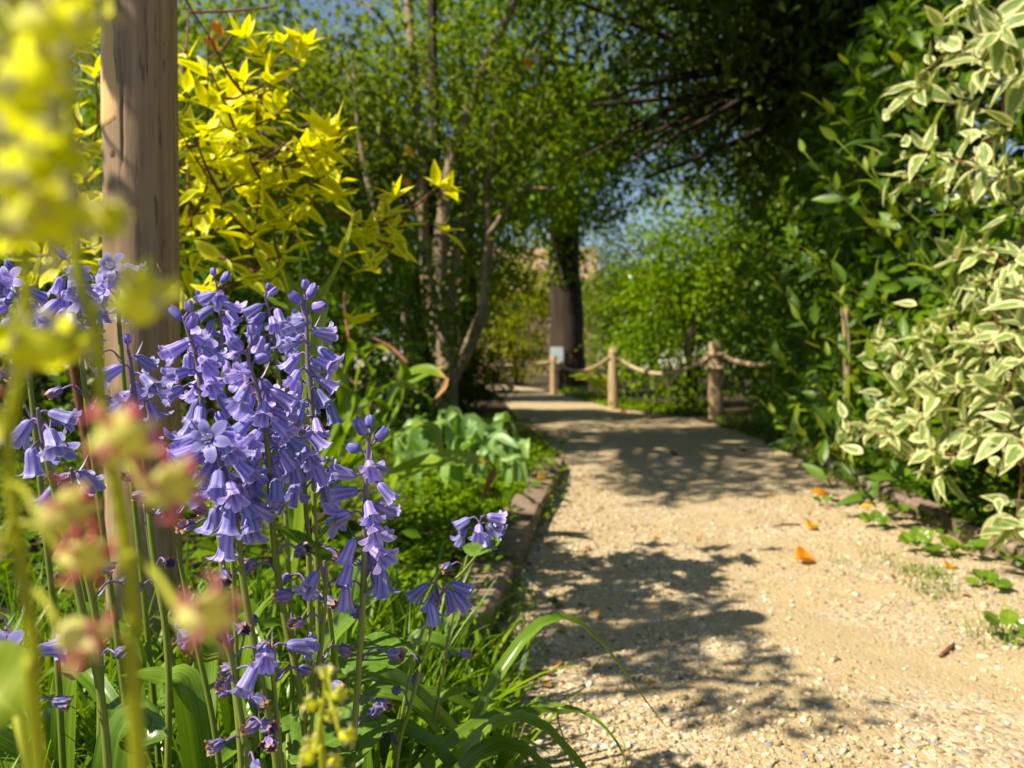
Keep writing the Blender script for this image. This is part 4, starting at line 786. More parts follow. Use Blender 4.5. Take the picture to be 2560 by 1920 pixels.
bl = thing('blue_green_plant', 'clump of broad waxy blue green leaves beside the path bend', 'plant', (-0.3, 3.1, 0))
for k in range(40):
    px, py = U(985, 1345), U(1030, 1160); d = np.interp(py, [1030, 1160], [3.5, 2.5]) + U(-0.15, 0.15); c = P(px, py, d); a = U(0, 6.28); Lf = U(0.07, 0.14)
    o = np.array([math.cos(a), math.sin(a), 0]); root = c - o * Lf * 0.6; root[2] = 0.0
    part('leaf', strap('leaf', [root, c - o * 0.3 * Lf, c + o * Lf * 0.3, c + o * Lf * 0.75 - [0, 0, U(-0.03, 0.05)]], U(0.012, 0.030), M_BLUELEAF, fold=U(0.0, 0.5), n=10, shape='oval', roll=U(-1.6, 1.6)), bl)
M_ROUND = leaf_mat('round_hairy_leaf', [(0.08, 0.19, 0.02), (0.11, 0.22, 0.025)], obj=True, trans=0.35, tcol=(1.3, 1.2, 0.4), rough=0.5, vein=0.5, bump=0.8)
ROUND = mk_mesh('round_leaf', *strip_leaf(9, 8, 0.48, 0.06, 0.12, 'round', 0.025), None, M_ROUND)
for lab, leaves in (('small plant with round puckered leaves low among the bluebell stems', [(870, 1690, .50, .055), (800, 1400, .5, .045), (745, 1860, .48, .06), (790, 1355, .47, .03), (1190, 1390, .62, .035)]),
                    ('round leaved seedling at the bottom edge beside the thin stem', [(720, 1900, .46, .05), (690, 1870, .5, .04)])):
    q = P(leaves[0][0], 1900, leaves[0][2] + 0.05); rp = thing('round_leaved_plant', lab, 'plant', (q[0], q[1], 0))
    for px, py, d, s in leaves:
        c = P(px, py, d); part('stalk', tube_mesh('stalk', [(q[0], q[1], -0.01), (q + c) / 2, c], 0.0014, M_GREEN_STEM, 6, 10), rp)
        part('leaf', ROUND, rp, M4(c, nrm([U(-1, 1), U(-0.2, 0.6), 0.2]), nrm([-0.3, -0.5, 0.9]), s))
# weeds in the gravel by the edging
LOBED = mk_mesh('lobed_leaf', *strip_leaf(8, 6, 0.42, 0.15, 0.15, 'round', 0.05), None, M_BRIGHT_OBJ)
for lab, px, py, s, nl in (('pale green weed in the gravel, left of the orange leaf by the edging', 2290, 1375, 0.055, 9), ('leafy weed growing against the edging end under the cream shrub', 2410, 1385, 0.06, 10), ('tiny weed beside the long yellow fallen leaf', 2060, 1252, 0.035, 6), ('weed sprouting at the foot of the edging near the brown fallen leaf', 2185, 1310, 0.045, 7),
                         ('small weed by the right border of the path, below the edging', 2470, 1470, 0.05, 7), ('flat weed rosette low at the right border of the path', 2520, 1590, 0.045, 6), ('weed seedling in the gravel at the left edging', 1310, 1490, 0.025, 5)):
    g = G(px, py + 18); wd = thing('weed', lab, 'weed', g, 'weeds in the gravel')
    for k in range(nl):
        a = k * 2.4; o = np.array([math.cos(a), math.sin(a), U(0.4, 1.3)]); part('leaf', LOBED, wd, M4(g + [0, 0, 0.012] + o * s * 0.35, nrm(o), nrm([-0.2, -0.3, 1]), s * U(0.5, 0.9)))
        
# ------------------------------------------------------------------ bluebells
def bell_mesh(name, mat, L=0.020, open_=1.0, seed=0, wilt=0.0):
    r2 = np.random.default_rng(seed); V, UV, F = [], [], []; nu, nv = 12, 6
    us = np.array([0, .06, .14, .25, .38, .5, .62, .72, .8, .87, .94, 1.0])
    for k in range(6):
        inner = k % 2; a0 = k * math.pi / 3 + r2.normal(0, 0.06); op = open_ * (1 + r2.normal(0, 0.15)); ln = L * (1 + r2.normal(0, 0.03)) * (0.96 if inner else 1); base_i = len(V); crv = r2.normal(0, 0.06)
        for u in us:
            r = np.interp(u, [0, .05, .12, .3, .55, .72, .82, .9, .96, 1], [0.0010, .0028, .0041, .0049, .0053, .0059, .0069, .0082, .0097, .0108]); rb = np.interp(u, [0, .05, .12, .3, .55, .8, 1], [.001, .0028, .0042, .0052, .0050, .0036, .0010])
            r = rb + (r - rb) * op; z = np.interp(u, [0, .12, .3, .55, .72, .82, .9, .96, 1], [0, .15, .36, .64, .82, .93, .985, .975, .94]) if op > 0.5 else u
            hw = np.interp(u, [0, .1, .5, .72, .85, .94, 1], [.62, .60, .58, .55, .46, .28, .05]) * (1.0 if op > .5 else 1.15)
            for j in range(nv + 1):
                s_ = 2 * j / nv - 1; a = a0 + crv * u + s_ * hw; rr = r * (1 - 0.06 * inner) * (1 - 0.10 * math.cos(s_ * math.pi / 2) * (0.2 < u < .85) * 0.6) + 0.0006 * abs(s_) * (u > .6)
                if wilt: rr *= 1 + wilt * 0.3 * math.sin(7 * a + 9 * u + seed); z_ = z + wilt * 0.03 * math.sin(5 * a + seed)
                else: z_ = z
                V.append((rr * math.cos(a), rr * math.sin(a), z_ * ln)); UV.append(((s_ + 1) / 2, u))
        F += [(base_i + i * (nv + 1) + j, base_i + i * (nv + 1) + j + 1, base_i + (i + 1) * (nv + 1) + j + 1, base_i + (i + 1) * (nv + 1) + j) for i in range(nu - 1) for j in range(nv)]
    return mk_mesh(name, np.array(V), np.array(F, np.int32), np.array(UV), None, mat)
def bell_mat(name, edge, body, stripe, tip=None, trans=0.35):
    m, nt, out = new_mat(name)
    f = rand_fac(nt, True); uv = nd(nt, 'ShaderNodeUVMap', uv_map='UVMap').outputs[0]; sep = nd(nt, 'ShaderNodeSeparateXYZ'); nt.links.new(uv, sep.inputs[0])
    ax = mth(nt, 'ABSOLUTE', mth(nt, 'MULTIPLY_ADD', sep.outputs[0], 2.0, -1.0)); al = sep.outputs[1]
    comb = nd(nt, 'ShaderNodeCombineXYZ'); nt.links.new(mth(nt, 'MULTIPLY_ADD', sep.outputs[0], 16.0, mth(nt, 'MULTIPLY', f, 50.0)), comb.inputs[0]); nt.links.new(mth(nt, 'MULTIPLY', al, 1.6), comb.inputs[1])
    nz = nd(nt, 'ShaderNodeTexNoise'); nz.inputs['Scale'].default_value = 1.0; nz.inputs['Detail'].default_value = 3; nt.links.new(comb.outputs[0], nz.inputs['Vector'])
    col = mix(nt, smooth_step(nt, mth(nt, 'ADD', ax, mth(nt, 'MULTIPLY_ADD', nz.outputs[0], 0.5, -0.25)), 0.35, 0.95), body, edge)
    st = mth(nt, 'MULTIPLY', smooth_step(nt, ax, 0.30, 0.02), smooth_step(nt, al, 1.0, 0.55)); col = mix(nt, mth(nt, 'MULTIPLY', st, 0.85), col, stripe)
    col = mix(nt, mth(nt, 'MULTIPLY', smooth_step(nt, nz.outputs[0], 0.52, 0.75), 0.35), col, stripe)
    hv = nd(nt, 'ShaderNodeHueSaturation'); nt.links.new(col, hv.inputs['Color']); nt.links.new(mth(nt, 'MULTIPLY_ADD', f, 0.03, 0.49), hv.inputs['Hue']); nt.links.new(mth(nt, 'MULTIPLY_ADD', f, 0.45, 0.72), hv.inputs['Value']); col = hv.outputs[0]
    if tip: col = mix(nt, smooth_step(nt, mth(nt, 'ADD', al, mth(nt, 'MULTIPLY_ADD', nz.outputs[0], 0.5, -0.25)), tip[1], tip[2]), col, tip[0])
    bs = nd(nt, 'ShaderNodeBsdfPrincipled'); nt.links.new(col, bs.inputs['Base Color']); bs.inputs['Roughness'].default_value = 0.42; bs.inputs['Specular IOR Level'].default_value = 0.35
    bp = nd(nt, 'ShaderNodeBump'); bp.inputs['Strength'].default_value = 0.35; bp.inputs['Distance'].default_value = 0.0006; nt.links.new(nz.outputs[0], bp.inputs['Height']); nt.links.new(bp.outputs[0], bs.inputs['Normal'])
    tr = nd(nt, 'ShaderNodeBsdfTranslucent'); nt.links.new(col, tr.inputs[0]); ms_ = nd(nt, 'ShaderNodeMixShader'); ms_.inputs[0].default_value = trans
    nt.links.new(bs.outputs[0], ms_.inputs[1]); nt.links.new(tr.outputs[0], ms_.inputs[2]); nt.links.new(ms_.outputs[0], out.inputs[0]); return m
M_BELL = bell_mat('bluebell_petal', (0.56, 0.52, 0.88), (0.37, 0.335, 0.81), (0.10, 0.14, 0.62))
M_BUD = bell_mat('bluebell_bud', (0.30, 0.25, 0.68), (0.19, 0.18, 0.60), (0.11, 0.12, 0.48), trans=0.15)
M_WILT = bell_mat('withered_bell', (0.30, 0.26, 0.50), (0.17, 0.15, 0.40), (0.10, 0.10, 0.32), ((0.42, 0.25, 0.10), 0.55, 0.95), trans=0.15)
BELLS = [bell_mesh('bell', M_BELL, 0.0205, 1.0, 1), bell_mesh('bell', M_BELL, 0.0195, 1.05, 2), bell_mesh('bell', M_BELL, 0.021, 0.85, 3), bell_mesh('bell', M_BELL, 0.020, 1.12, 4), bell_mesh('bell', M_BELL, 0.0215, 0.95, 5), bell_mesh('bell', M_BELL, 0.0195, 1.3, 6)]
STARS = [bell_mesh('bell', M_BELL, 0.015, 1.75, 8), bell_mesh('bell', M_BELL, 0.014, 1.9, 9)]
BUDS = [bell_mesh('bud', M_BUD, 0.0155, 0.12, 10), bell_mesh('bud', M_BUD, 0.013, 0.05, 11), bell_mesh('bud', M_BUD, 0.018, 0.2, 12)]
WILTS = [bell_mesh('withered_bell', M_WILT, 0.017, 0.32, 13, 0.5), bell_mesh('withered_bell', M_WILT, 0.0155, 0.45, 14, 0.8), bell_mesh('withered_bell', M_WILT, 0.014, 0.2, 15, 0.7), bell_mesh('withered_bell', M_WILT, 0.016, 0.6, 16, 0.9)]
M_ANTHER = rough_mat('anther', [(0.55, 0.52, 0.40), (0.66, 0.62, 0.48), (0.72, 0.70, 0.55)], (900, 900, 900), bump=0.1)
def stamen_mesh():
    ps = []
    for k in range(6):
        a = k * math.pi / 3 + 0.5; o = np.array([math.cos(a), math.sin(a), 0]); ps.append(tube([(0, 0, 0.004), o * 0.002 + [0, 0, 0.009], o * 0.0036 + [0, 0, 0.0135]], [0.0003, 0.0003, 0.0002], 4, 6)); c = o * 0.0037 + [0, 0, 0.0138]
        ps.append(tube([c - [0, 0, 0.0014], c + o * 0.0004, c + [0, 0, 0.0014]], [0.0003, 0.0007, 0.0003], 5, 5))
    V, F, UV = join(ps); return mk_mesh('stamen', V, F, UV, None, M_ANTHER)
STAMEN = stamen_mesh()
def M4z(pos, axis, spin, s=1.0):
    axis = nrm(axis); x = nrm(np.cross(axis, [0.17, 0.98, 0.11])); y_ = np.cross(axis, x); x2 = math.cos(spin) * x + math.sin(spin) * y_; y2 = np.cross(axis, x2)
    M = Matrix.Identity(4)
    for r in range(3): M[r][0], M[r][1], M[r][2], M[r][3] = x2[r] * s, y2[r] * s, axis[r] * s, float(pos[r])
    return M
def arc_pt(C, L, s_):
    i = np.clip(np.searchsorted(L, s_), 1, len(L) - 1); f = (s_ - L[i - 1]) / (L[i] - L[i - 1] + 1e-9); return C[i - 1] * (1 - f) + C[i] * f
def bluebell(label, pix, d, n_bell, head, n_bud=4, n_wilt=3, leaves=3, stem_r=0.0021, scale=0.82, wide=1.0, star=0, base_shift=(0, 0), dslope=0.02, wilt_zone=None, first_down=False):
    """pix: stem seen from the tip downwards; head = length of flowering stem in metres"""
    W = [P(x, y, d + dslope * k / max(1, len(pix) - 1)) for k, (x, y) in enumerate(pix)]
    v = nrm(W[-1] - W[-2] + np.array([0, 0, -0.03])); k_ = W[-1][2] / max(0.2, -v[2]); base = W[-1] + v * k_ * np.array([0.7, 0.7, 1.0]) + [base_shift[0], base_shift[1], 0]; base[2] = -0.01
    mid = (W[-1] + base) / 2 + rng.normal(0, 0.004, 3) * [1, 1, 0]
    C = catmull(W + [mid, base], 60); seg = np.concatenate([[0], np.cumsum(np.linalg.norm(np.diff(C, axis=0), axis=1))])
    t = thing('bluebell', label, 'bluebell', (base[0], base[1], 0), 'bluebells in the flower bed')
    Vt, Ft, Ut = tube(C[::-1], [stem_r * 1.25, stem_r * 1.15, stem_r, stem_r * 0.8, stem_r * 0.42], 10, 50); Ut[:, 1] = np.clip(Ut[:, 1] / (seg[-1] - head * 0.25), 0, 1); Ut[:, 1] = 1 - (1 - Ut[:, 1]) * seg[-1] / (head * 1.2) * 0.2
    part('stem', mk_mesh('stem', Vt, Ft, np.clip(Ut, 0, 1), None, M_GREEN_STEM), t)
    phi = U(0, 6.28); tot = n_bud + n_bell
    def put(s_, phi, kind, ped, droop, mesh, axis_j=0.18, sc_=1.0):
        p = arc_pt(C, seg, s_); o = np.array([math.cos(phi), math.sin(phi), 0.0]); lift = {'bud': 1.3, 'bell': 0.35, 'wilt': 0.35}[kind]
        e = p + (o * ped + np.array([0, 0, ped * lift])) * scale; me_ = (p + e) / 2 + np.array([0, 0, ped * 0.28 * (kind != 'bud')])
        axis = nrm(o * math.sin(droop) + np.array([0, 0, -math.cos(droop)]) + rng.normal(0, axis_j, 3))
        part('pedicel', tube_mesh('pedicel', [p, me_, e + axis * 0.001], [0.0009 * scale, 0.0008 * scale, 0.0011 * scale], M_PEDICEL, 6, 8), t)
        b = part({'bud': 'bud', 'bell': 'bell', 'wilt': 'withered_bell'}[kind], mesh, t, M4z(e, axis, U(0, 6.28), scale * sc_ * U(0.9, 1.1)))
        if kind == 'bell' and d < 0.6 and droop > 0.75: sub('stamen', STAMEN, b)
        if kind != 'bud' and d < 0.6 and rng.random() < 0.5:             # thin bract at the joint
            part('bract', strap('bract', [p, p + (o + [0, 0, 0.6]) * 0.006, p + (o * 1.2 + [0, 0, 1.4]) * 0.010], 0.0009, M_PEDICEL, n=5, m=2, shape='blade'), t)
    for i in range(n_bud):
        put(0.001 + 0.0065 * i * scale, phi, 'bud', U(0.003, 0.006), math.pi * (0.93 - 0.11 * i), BUDS[(i + 1) % 3], 0.12, 0.75 + 0.08 * i); phi += 2.4 + rng.normal(0, 0.2)
    for i in range(n_bell):
        u = (i + 0.4) / n_bell; s_ = (0.0060 * n_bud * 0.8 + 0.003) * scale + u * head
        put(s_, phi, 'bell', U(0.006, 0.012) * wide * (0.55 + 0.8 * u), np.clip(1.15 - 0.8 * u + rng.normal(0, 0.24), 0.12, 1.5), BELLS[rng.integers(6)]); phi += 2.4 + rng.normal(0, 0.35)
    for i in range(star):
        p = arc_pt(C, seg, 0.012 + 0.02 * i); e = p + np.array([0.004 * (-1) ** i, -0.011, 0.006]) * scale; ax_ = nrm(np.array([0.15 * (-1) ** i - 0.1, -1, 0.18]))
        part('pedicel', tube_mesh('pedicel', [p, (p + e) / 2 + [0, 0, 0.003], e], 0.0009, M_PEDICEL, 6, 8), t); b = part('bell', STARS[i % 2], t, M4z(e, ax_, 0.4, scale * 0.8)); sub('stamen', STAMEN, b)
    z0, z1 = wilt_zone or (head + 0.02, head + 0.13)
    for i in range(n_wilt):
        s_ = z0 + (z1 - z0) * (i + rng.random()) / max(1, n_wilt); ph = rng.choice([math.pi, 0.0]) + rng.normal(0, 0.9)
        put(s_, ph, 'wilt', U(0.014, 0.024), U(1.1, 2.0), WILTS[rng.integers(4)], 0.15, 0.85)
    for i in range(leaves):
        a = U(0, 6.28); Lf = U(0.22, 0.36); o = np.array([math.cos(a), math.sin(a), 0]); b_ = np.array([base[0], base[1], 0.0]) + o * 0.006; hgt = U(0.12, 0.24)
        part('leaf', strap('leaf', [b_, b_ + o * Lf * 0.18 + [0, 0, hgt * 0.7], b_ + o * Lf * 0.5 + [0, 0, hgt], b_ + o * Lf * 0.95 + [0, 0, hgt * U(0.25, 0.8)]], U(0.006, 0.012), M_BB_LEAF, fold=0.45, n=14, roll=U(-0.7, 0.7)), t)
    return t
bluebell('full bluebell spike left of centre, just right of the timber post', [(458, 790), (470, 830), (492, 900), (507, 1020), (530, 1200), (548, 1330), (566, 1530), (600, 1850)], 0.475, 15, 0.062, 3, 4, wide=1.2)
bluebell('largest bluebell spike in the middle of the clump with dark buds on top', [(628, 850), (622, 900), (650, 1000), (668, 1110), (684, 1346), (693, 1420), (711, 1541), (764, 1840)], 0.44, 19, 0.072, 5, 4, wide=1.25)
bluebell('tall bluebell spike with two erect buds right of the largest spike', [(762, 735), (766, 790), (770, 903), (781, 1050), (786, 1290), (795, 1500), (800, 1800)], 0.525, 18, 0.080, 4, 3, wide=1.1)
bluebell('lower right bluebell spike leaning out over the green ground cover', [(926, 1085), (920, 1130), (912, 1300), (908, 1494), (893, 1729), (881, 1900)], 0.45, 17, 0.088, 4, 4, wide=1.15)
bluebell('bluebell spike in front with an open bloom facing the lens at its top', [(505, 1075), (530, 1110), (570, 1200), (588, 1290), (614, 1494), (664, 1758), (690, 1900)], 0.42, 23, 0.066, 0, 4, wide=1.4, star=1)
bluebell('bluebell spike of pale bells filling between the largest and the lower right spike', [(740, 1040), (748, 1090), (760, 1200), (772, 1400), (775, 1600), (770, 1850)], 0.49, 11, 0.055, 1, 4, wide=1.15)
bluebell('blurred bluebell spike behind, nearest the right side of the timber post', [(540, 705), (548, 760), (556, 860), (560, 1000), (575, 1300), (590, 1600)], 0.66, 16, 0.07, 2, 2, wide=1.15)
bluebell('small bluebell head behind, between two taller spikes', [(662, 735), (672, 780), (690, 880), (700, 1000), (715, 1300), (730, 1600)], 0.64, 11, 0.042, 2, 3, wide=1.2)
bluebell('dense bluebell head left of the timber post, behind the yellow fringecups', [(172, 640), (178, 690), (190, 790), (211, 960), (228, 1100), (260, 1350), (300, 1650)], 0.54, 19, 0.062, 2, 4, wide=1.3)
bluebell('bluebell head at the far left edge behind the yellow fringecups', [(35, 690), (45, 740), (60, 840), (80, 1000), (110, 1300), (140, 1600)], 0.55, 14, 0.05, 1, 3, wide=1.25, star=1)
bluebell('bluebell with a wide open star flower against the timber post', [(290, 655), (292, 690), (296, 780), (305, 900), (330, 1200), (360, 1500)], 0.60, 8, 0.04, 0, 3, wide=1.2, star=2)
bluebell('sparse bluebell in front of the timber post with bells hanging at half height', [(318, 870), (325, 900), (338, 1000), (363, 1165), (380, 1350), (420, 1650)], 0.50, 9, 0.06, 1, 4, wide=1.2)
bluebell('low bluebell with three nodding bells at the left edge', [(95, 1020), (100, 1060), (118, 1150), (148, 1275), (200, 1500), (260, 1800)], 0.42, 5, 0.03, 0, 2, wide=1.6)
bluebell('bluebell with one lone nodding bell left of the post foot', [(178, 1170), (183, 1200), (192, 1270), (215, 1420), (250, 1650)], 0.46, 2, 0.02, 0, 2, wide=1.1)
bluebell('bluebell with a star shaped bloom at the lower left edge', [(40, 1590), (46, 1630), (70, 1750), (95, 1890)], 0.40, 4, 0.03, 0, 2, wide=1.3, star=1)
bluebell('lone small bluebell leaning right over the grass by the path', [(1112, 1455), (1098, 1500), (1081, 1560), (1028, 1758), (993, 1905)], 0.50, 6, 0.022, 0, 4, stem_r=0.0014, wide=1.5, leaves=2)
bluebell('small blurred bluebell near the timber edging', [(1203, 1290), (1196, 1320), (1175, 1370), (1152, 1458), (1120, 1600)], 0.64, 6, 0.022, 0, 2, stem_r=0.0014, wide=1.5, leaves=2)
bluebell('mostly withered bluebell in the lower middle with brown tipped bells', [(552, 1555), (560, 1590), (579, 1650), (590, 1720), (611, 1847), (620, 1910)], 0.42, 1, 0.02, 0, 9, wide=1.3, wilt_zone=(0.005, 0.10))
bluebell('short bluebell low in the middle with two fresh bells', [(668, 1610), (674, 1640), (683, 1700), (693, 1800), (702, 1905)], 0.43, 4, 0.016, 0, 3, stem_r=0.0016, wide=1.6, wilt_zone=(0.03, 0.08))
bluebell('drooping withered bluebell stalk under the lower right spike', [(812, 1400), (815, 1440), (808, 1560), (793, 1688), (770, 1880)], 0.44, 1, 0.02, 0, 5, stem_r=0.0018, wide=1.2, wilt_zone=(0.01, 0.09))
for k, (px, lab) in enumerate(((470, 'bare bluebell stalk low left of the largest spike'), (400, 'bare bluebell stalk right of the blurred fringecup stem'), (215, 'bare bluebell stalk left of the blurred fringecup stem'))):
    bluebell(lab, [(px - 40, 1230 + 30 * k), (px - 20, 1400), (px + 20, 1600), (px + 70, 1850)], 0.52 + 0.04 * k, 0, 0.02, 0, 2, wide=1.1, wilt_zone=(0.0, 0.02))

# ------------------------------------------------------------------ grass
M_GRASS = leaf_mat('grass_blade', [(0.06, 0.15, 0.008), (0.11, 0.23, 0.011), (0.17, 0.30, 0.014), (0.21, 0.32, 0.018)], trans=0.4, tcol=(1.3, 1.2, 0.4), rough=0.35, spec=0.4)
BLADES = []
for bend in (0.15, 0.35, 0.6, 0.85):
    V, UV = [], []
    for i in range(9):
        t = i / 8; a = bend * 2.0 * t; y_ = math.sin(a) / max(1e-3, bend * 2.0) * (1) if bend else 0; 
        yy_ = (1 - math.cos(a)) / (bend * 2.0); zz_ = math.sin(a) / (bend * 2.0); w = 0.016 * min(1, 0.7 + t) * (1 - t ** 3) + 0.0008
        V += [(-w, yy_, zz_), (0, yy_ - 0.005, zz_ - 0.003), (w, yy_, zz_)]; UV += [(0, t), (.5, t), (1, t)]
    BLADES.append((np.array(V), np.array([(i * 3 + k, i * 3 + k + 1, i * 3 + k + 4, i * 3 + k + 3) for i in range(8) for k in range(2)], np.int32), np.array(UV)))
def grass(name, label, xy, hgt, wide=1.0, jitter=0.2):
    Vs, Fs, Us, Ts, o = [], [], [], [], 0
    for bi, (V0, F0, U0) in enumerate(BLADES):
        q = xy[bi::4]; hq = hgt[bi::4]; n = len(q)
        if not n: continue
        a = U(0, 6.28, n); tilt = rng.normal(0, jitter, n); c, s_ = np.cos(a), np.sin(a)
        V = np.tile(V0, (n, 1, 1)) * hq[:, None, None]; V[..., 0] *= (wide * 0.25 / hq)[:, None] * U(0.7, 1.3, n)[:, None]
        y2 = V[..., 1] * np.cos(tilt)[:, None] + V[..., 2] * np.sin(np.abs(tilt))[:, None]; z2 = V[..., 2] * np.cos(tilt)[:, None]
        W = np.stack([V[..., 0] * c[:, None] - y2 * s_[:, None] + q[:, :1], V[..., 0] * s_[:, None] + y2 * c[:, None] + q[:, 1:2], z2 + 0.002], -1)
        k = len(V0); Vs.append(W.reshape(-1, 3)); Fs.append((F0[None] + (np.arange(n) * k)[:, None, None]).reshape(-1, 4) + o); Us.append(np.tile(U0, (n, 1))); Ts.append(np.repeat(rng.random(n), k)); o += n * k
    return top(name, mk_mesh(name, np.vstack(Vs), np.vstack(Fs), np.vstack(Us), np.concatenate(Ts), M_GRASS), label, 'grass', kind='stuff')
n = 2600; xy = np.stack([U(-0.75, -0.10, n), U(0.42, 1.15, n)], -1); grass('grass', 'long arching grass blades filling the bed under the bluebells', xy, U(0.10, 0.25, n), 1.0)
n = 700; xy = np.stack([rng.normal(-0.10, 0.05, n), U(0.62, 1.1, n)], -1); grass('grass', 'bright grass spilling from the bed onto the gravel edge', xy, U(0.05, 0.15, n), 1.0, 0.4)
n = 500; xy = np.stack([rng.normal(-0.02, 0.03, n), U(1.1, 1.6, n)], -1); grass('grass', 'short fine grass at the near end of the timber edging', xy, U(0.015, 0.05, n), 0.35, 0.4)
cen = np.array([G(2340, 1450)[:2], G(2290, 1440)[:2], G(2350, 1490)[:2], G(2480, 1600)[:2], G(2130, 1420)[:2], G(2540, 1570)[:2], G(2190, 1400)[:2]]); n = 520
xy = cen[rng.choice(7, n, p=[.25, .2, .2, .12, .06, .12, .05])] + rng.normal(0, 0.03, (n, 2)); grass('grass', 'sparse fine grass tufts in the gravel at the right of the path', xy, U(0.012, 0.045, n), 0.3, 0.5)
M_BLADE_OBJ = M_STRAP
cg = thing('long_grass_blade', 'single long grass stalk arching out over the gravel at the bottom', 'grass blade', (0.0, 0.8, 0))
part('blade', strap('blade', [(-0.06, 0.82, 0.0), P(1300, 1790, 0.76), P(1400, 1765, 0.75), P(1490, 1800, 0.74), P(1550, 1870, 0.73), P(1580, 1960, 0.72)], 0.0034, M_BB_LEAF, shape='blade', n=24), cg)
part('blade', strap('blade', [(-0.02, 0.80, 0.0), P(1290, 1800, 0.8), P(1340, 1750, 0.8), P(1385, 1740, 0.8)], 0.004, M_BB_LEAF, shape='blade', n=14), cg)
part('blade', strap('blade', [P(1440, 1960, 0.76), P(1420, 1880, 0.76), P(1395, 1800, 0.76), P(1395, 1740, 0.76)], 0.0016, M_BB_LEAF, shape='blade', n=14), cg)
bs_ = thing('strap_leaved_clump', 'glossy broad strap leaves low at the bottom edge of the bluebell clump', 'plant', (-0.3, 0.62, 0))
for pts, w, d in [([(250, 1990), (300, 1900), (370, 1840), (420, 1835)], 0.016, 0.46), ([(560, 1960), (480, 1780), (400, 1700), (300, 1690)], 0.013, 0.55), ([(900, 1960), (920, 1800), (980, 1740), (1060, 1790), (1120, 1880)], 0.013, 0.62), ([(740, 1960), (800, 1700), (880, 1540), (960, 1480)], 0.011, 0.62), ([(820, 1960), (850, 1650), (900, 1420), (1000, 1380)], 0.011, 0.7),
                  ([(350, 1960), (330, 1700), (260, 1560), (180, 1500)], 0.010, 0.6), ([(560, 1900), (620, 1640), (700, 1480), (760, 1440)], 0.010, 0.65), ([(150, 1960), (170, 1750), (250, 1600), (340, 1560)], 0.012, 0.62), ([(900, 1960), (1010, 1660), (1080, 1600), (1140, 1640)], 0.010, 0.7), ([(640, 1960), (560, 1700), (470, 1580), (380, 1540)], 0.010, 0.68), ([(1020, 1960), (1080, 1800), (1160, 1730), (1240, 1760)], 0.009, 0.72), ([(720, 1960), (760, 1800), (850, 1740), (960, 1790)], 0.011, 0.56)]:
    W = [P(pts[0][0], pts[0][1], d) * [1, 1, 0]] + [P(x, y, d) for x, y in pts[1:]]
    part('leaf', strap('leaf', W, w, M_BB_LEAF, fold=0.35, n=16, roll=U(-0.6, 0.6)), bs_)

# ------------------------------------------------------------------ fringecups close to the lens
M_CUP = leaf_mat('fringecup_calyx', [(0.62, 0.66, 0.03), (0.70, 0.72, 0.05), (0.76, 0.76, 0.10)], obj=True, trans=0.5, tcol=(1.1, 1.1, 0.6), rough=0.5)
M_CUP_PINK = leaf_mat('fringecup_pink', [(0.70, 0.70, 0.16), (0.74, 0.70, 0.30)], obj=True, trans=0.5, rough=0.5, tip=((0.80, 0.30, 0.30), 0.85, 1.1))
M_FRINGE = leaf_mat('fringe_petal', [(0.66, 0.62, 0.30), (0.70, 0.66, 0.36)], obj=True, trans=0.4, rough=0.5)
M_FRINGE_PINK = leaf_mat('fringe_petal_pink', [(0.80, 0.16, 0.22), (0.80, 0.38, 0.36)], obj=True, trans=0.4, rough=0.5)
M_TSTEM = leaf_mat('fringecup_stem', [(0.44, 0.48, 0.03), (0.50, 0.52, 0.04)], obj=True, trans=0.4, rough=0.5)
def cup_mesh(mat):
    V, UV = [], []; prof = [(0.0006, 0), (.0022, .0005), (.0034, .0018), (.0038, .0036), (.0037, .0055), (.0040, .0070), (.0047, .0082)]
    for i, (r, z) in enumerate(prof):
        for k in range(20):
            a = 2 * math.pi * k / 20; lobe = max(0, math.cos(5 * a / 1.0)) if i >= 5 else 0; V.append((r * math.cos(a) * (1 + 0.06 * math.cos(5 * a)), r * math.sin(a) * (1 + 0.06 * math.cos(5 * a)), z + lobe * 0.0016 * (i - 4))); UV.append((k / 20, i / 6))
    return mk_mesh('calyx', np.array(V), np.array([(i * 20 + k, i * 20 + (k + 1) % 20, (i + 1) * 20 + (k + 1) % 20, (i + 1) * 20 + k) for i in range(6) for k in range(20)], np.int32), np.array(UV), None, mat)
def fringe_mesh(mat):
    ps = []
    for k in range(5):
        a = (k + 0.5) * 2 * math.pi / 5; o = np.array([math.cos(a), math.sin(a), 0]); tn = np.array([-math.sin(a), math.cos(a), 0]); st = o * 0.0042 + [0, 0, 0.0078]
        ps.append(tube([st - o * 0.0008, st + o * 0.0012 + [0, 0, 0.0004], st + o * 0.0024 - [0, 0, 0.0008]], [0.0009, 0.0008, 0.0004], 4, 5))
        for q in (-2, -1, 0, 1, 2): e = st + o * 0.0014; ps.append(tube([e, e + tn * q * 0.0006 + o * 0.0013, e + tn * q * 0.0012 + o * 0.0022 - [0, 0, 0.0010]], [0.0004, 0.0003, 0.00015], 4, 5))
    V, F, UV = join(ps); return mk_mesh('fringe', V, F, UV, None, mat)
CUP, CUPP, FRI, FRIP = cup_mesh(M_CUP), cup_mesh(M_CUP_PINK), fringe_mesh(M_FRINGE), fringe_mesh(M_FRINGE_PINK)
M_TLEAF = leaf_mat('fringecup_leaf', [(0.26, 0.36, 0.02), (0.30, 0.40, 0.03)], obj=True, trans=0.45, rough=0.5, vein=0.4)
TLEAF = mk_mesh('fringecup_leaf', *strip_leaf(9, 8, 0.5, 0.08, 0.1, 'round', 0.03), None, M_TLEAF)
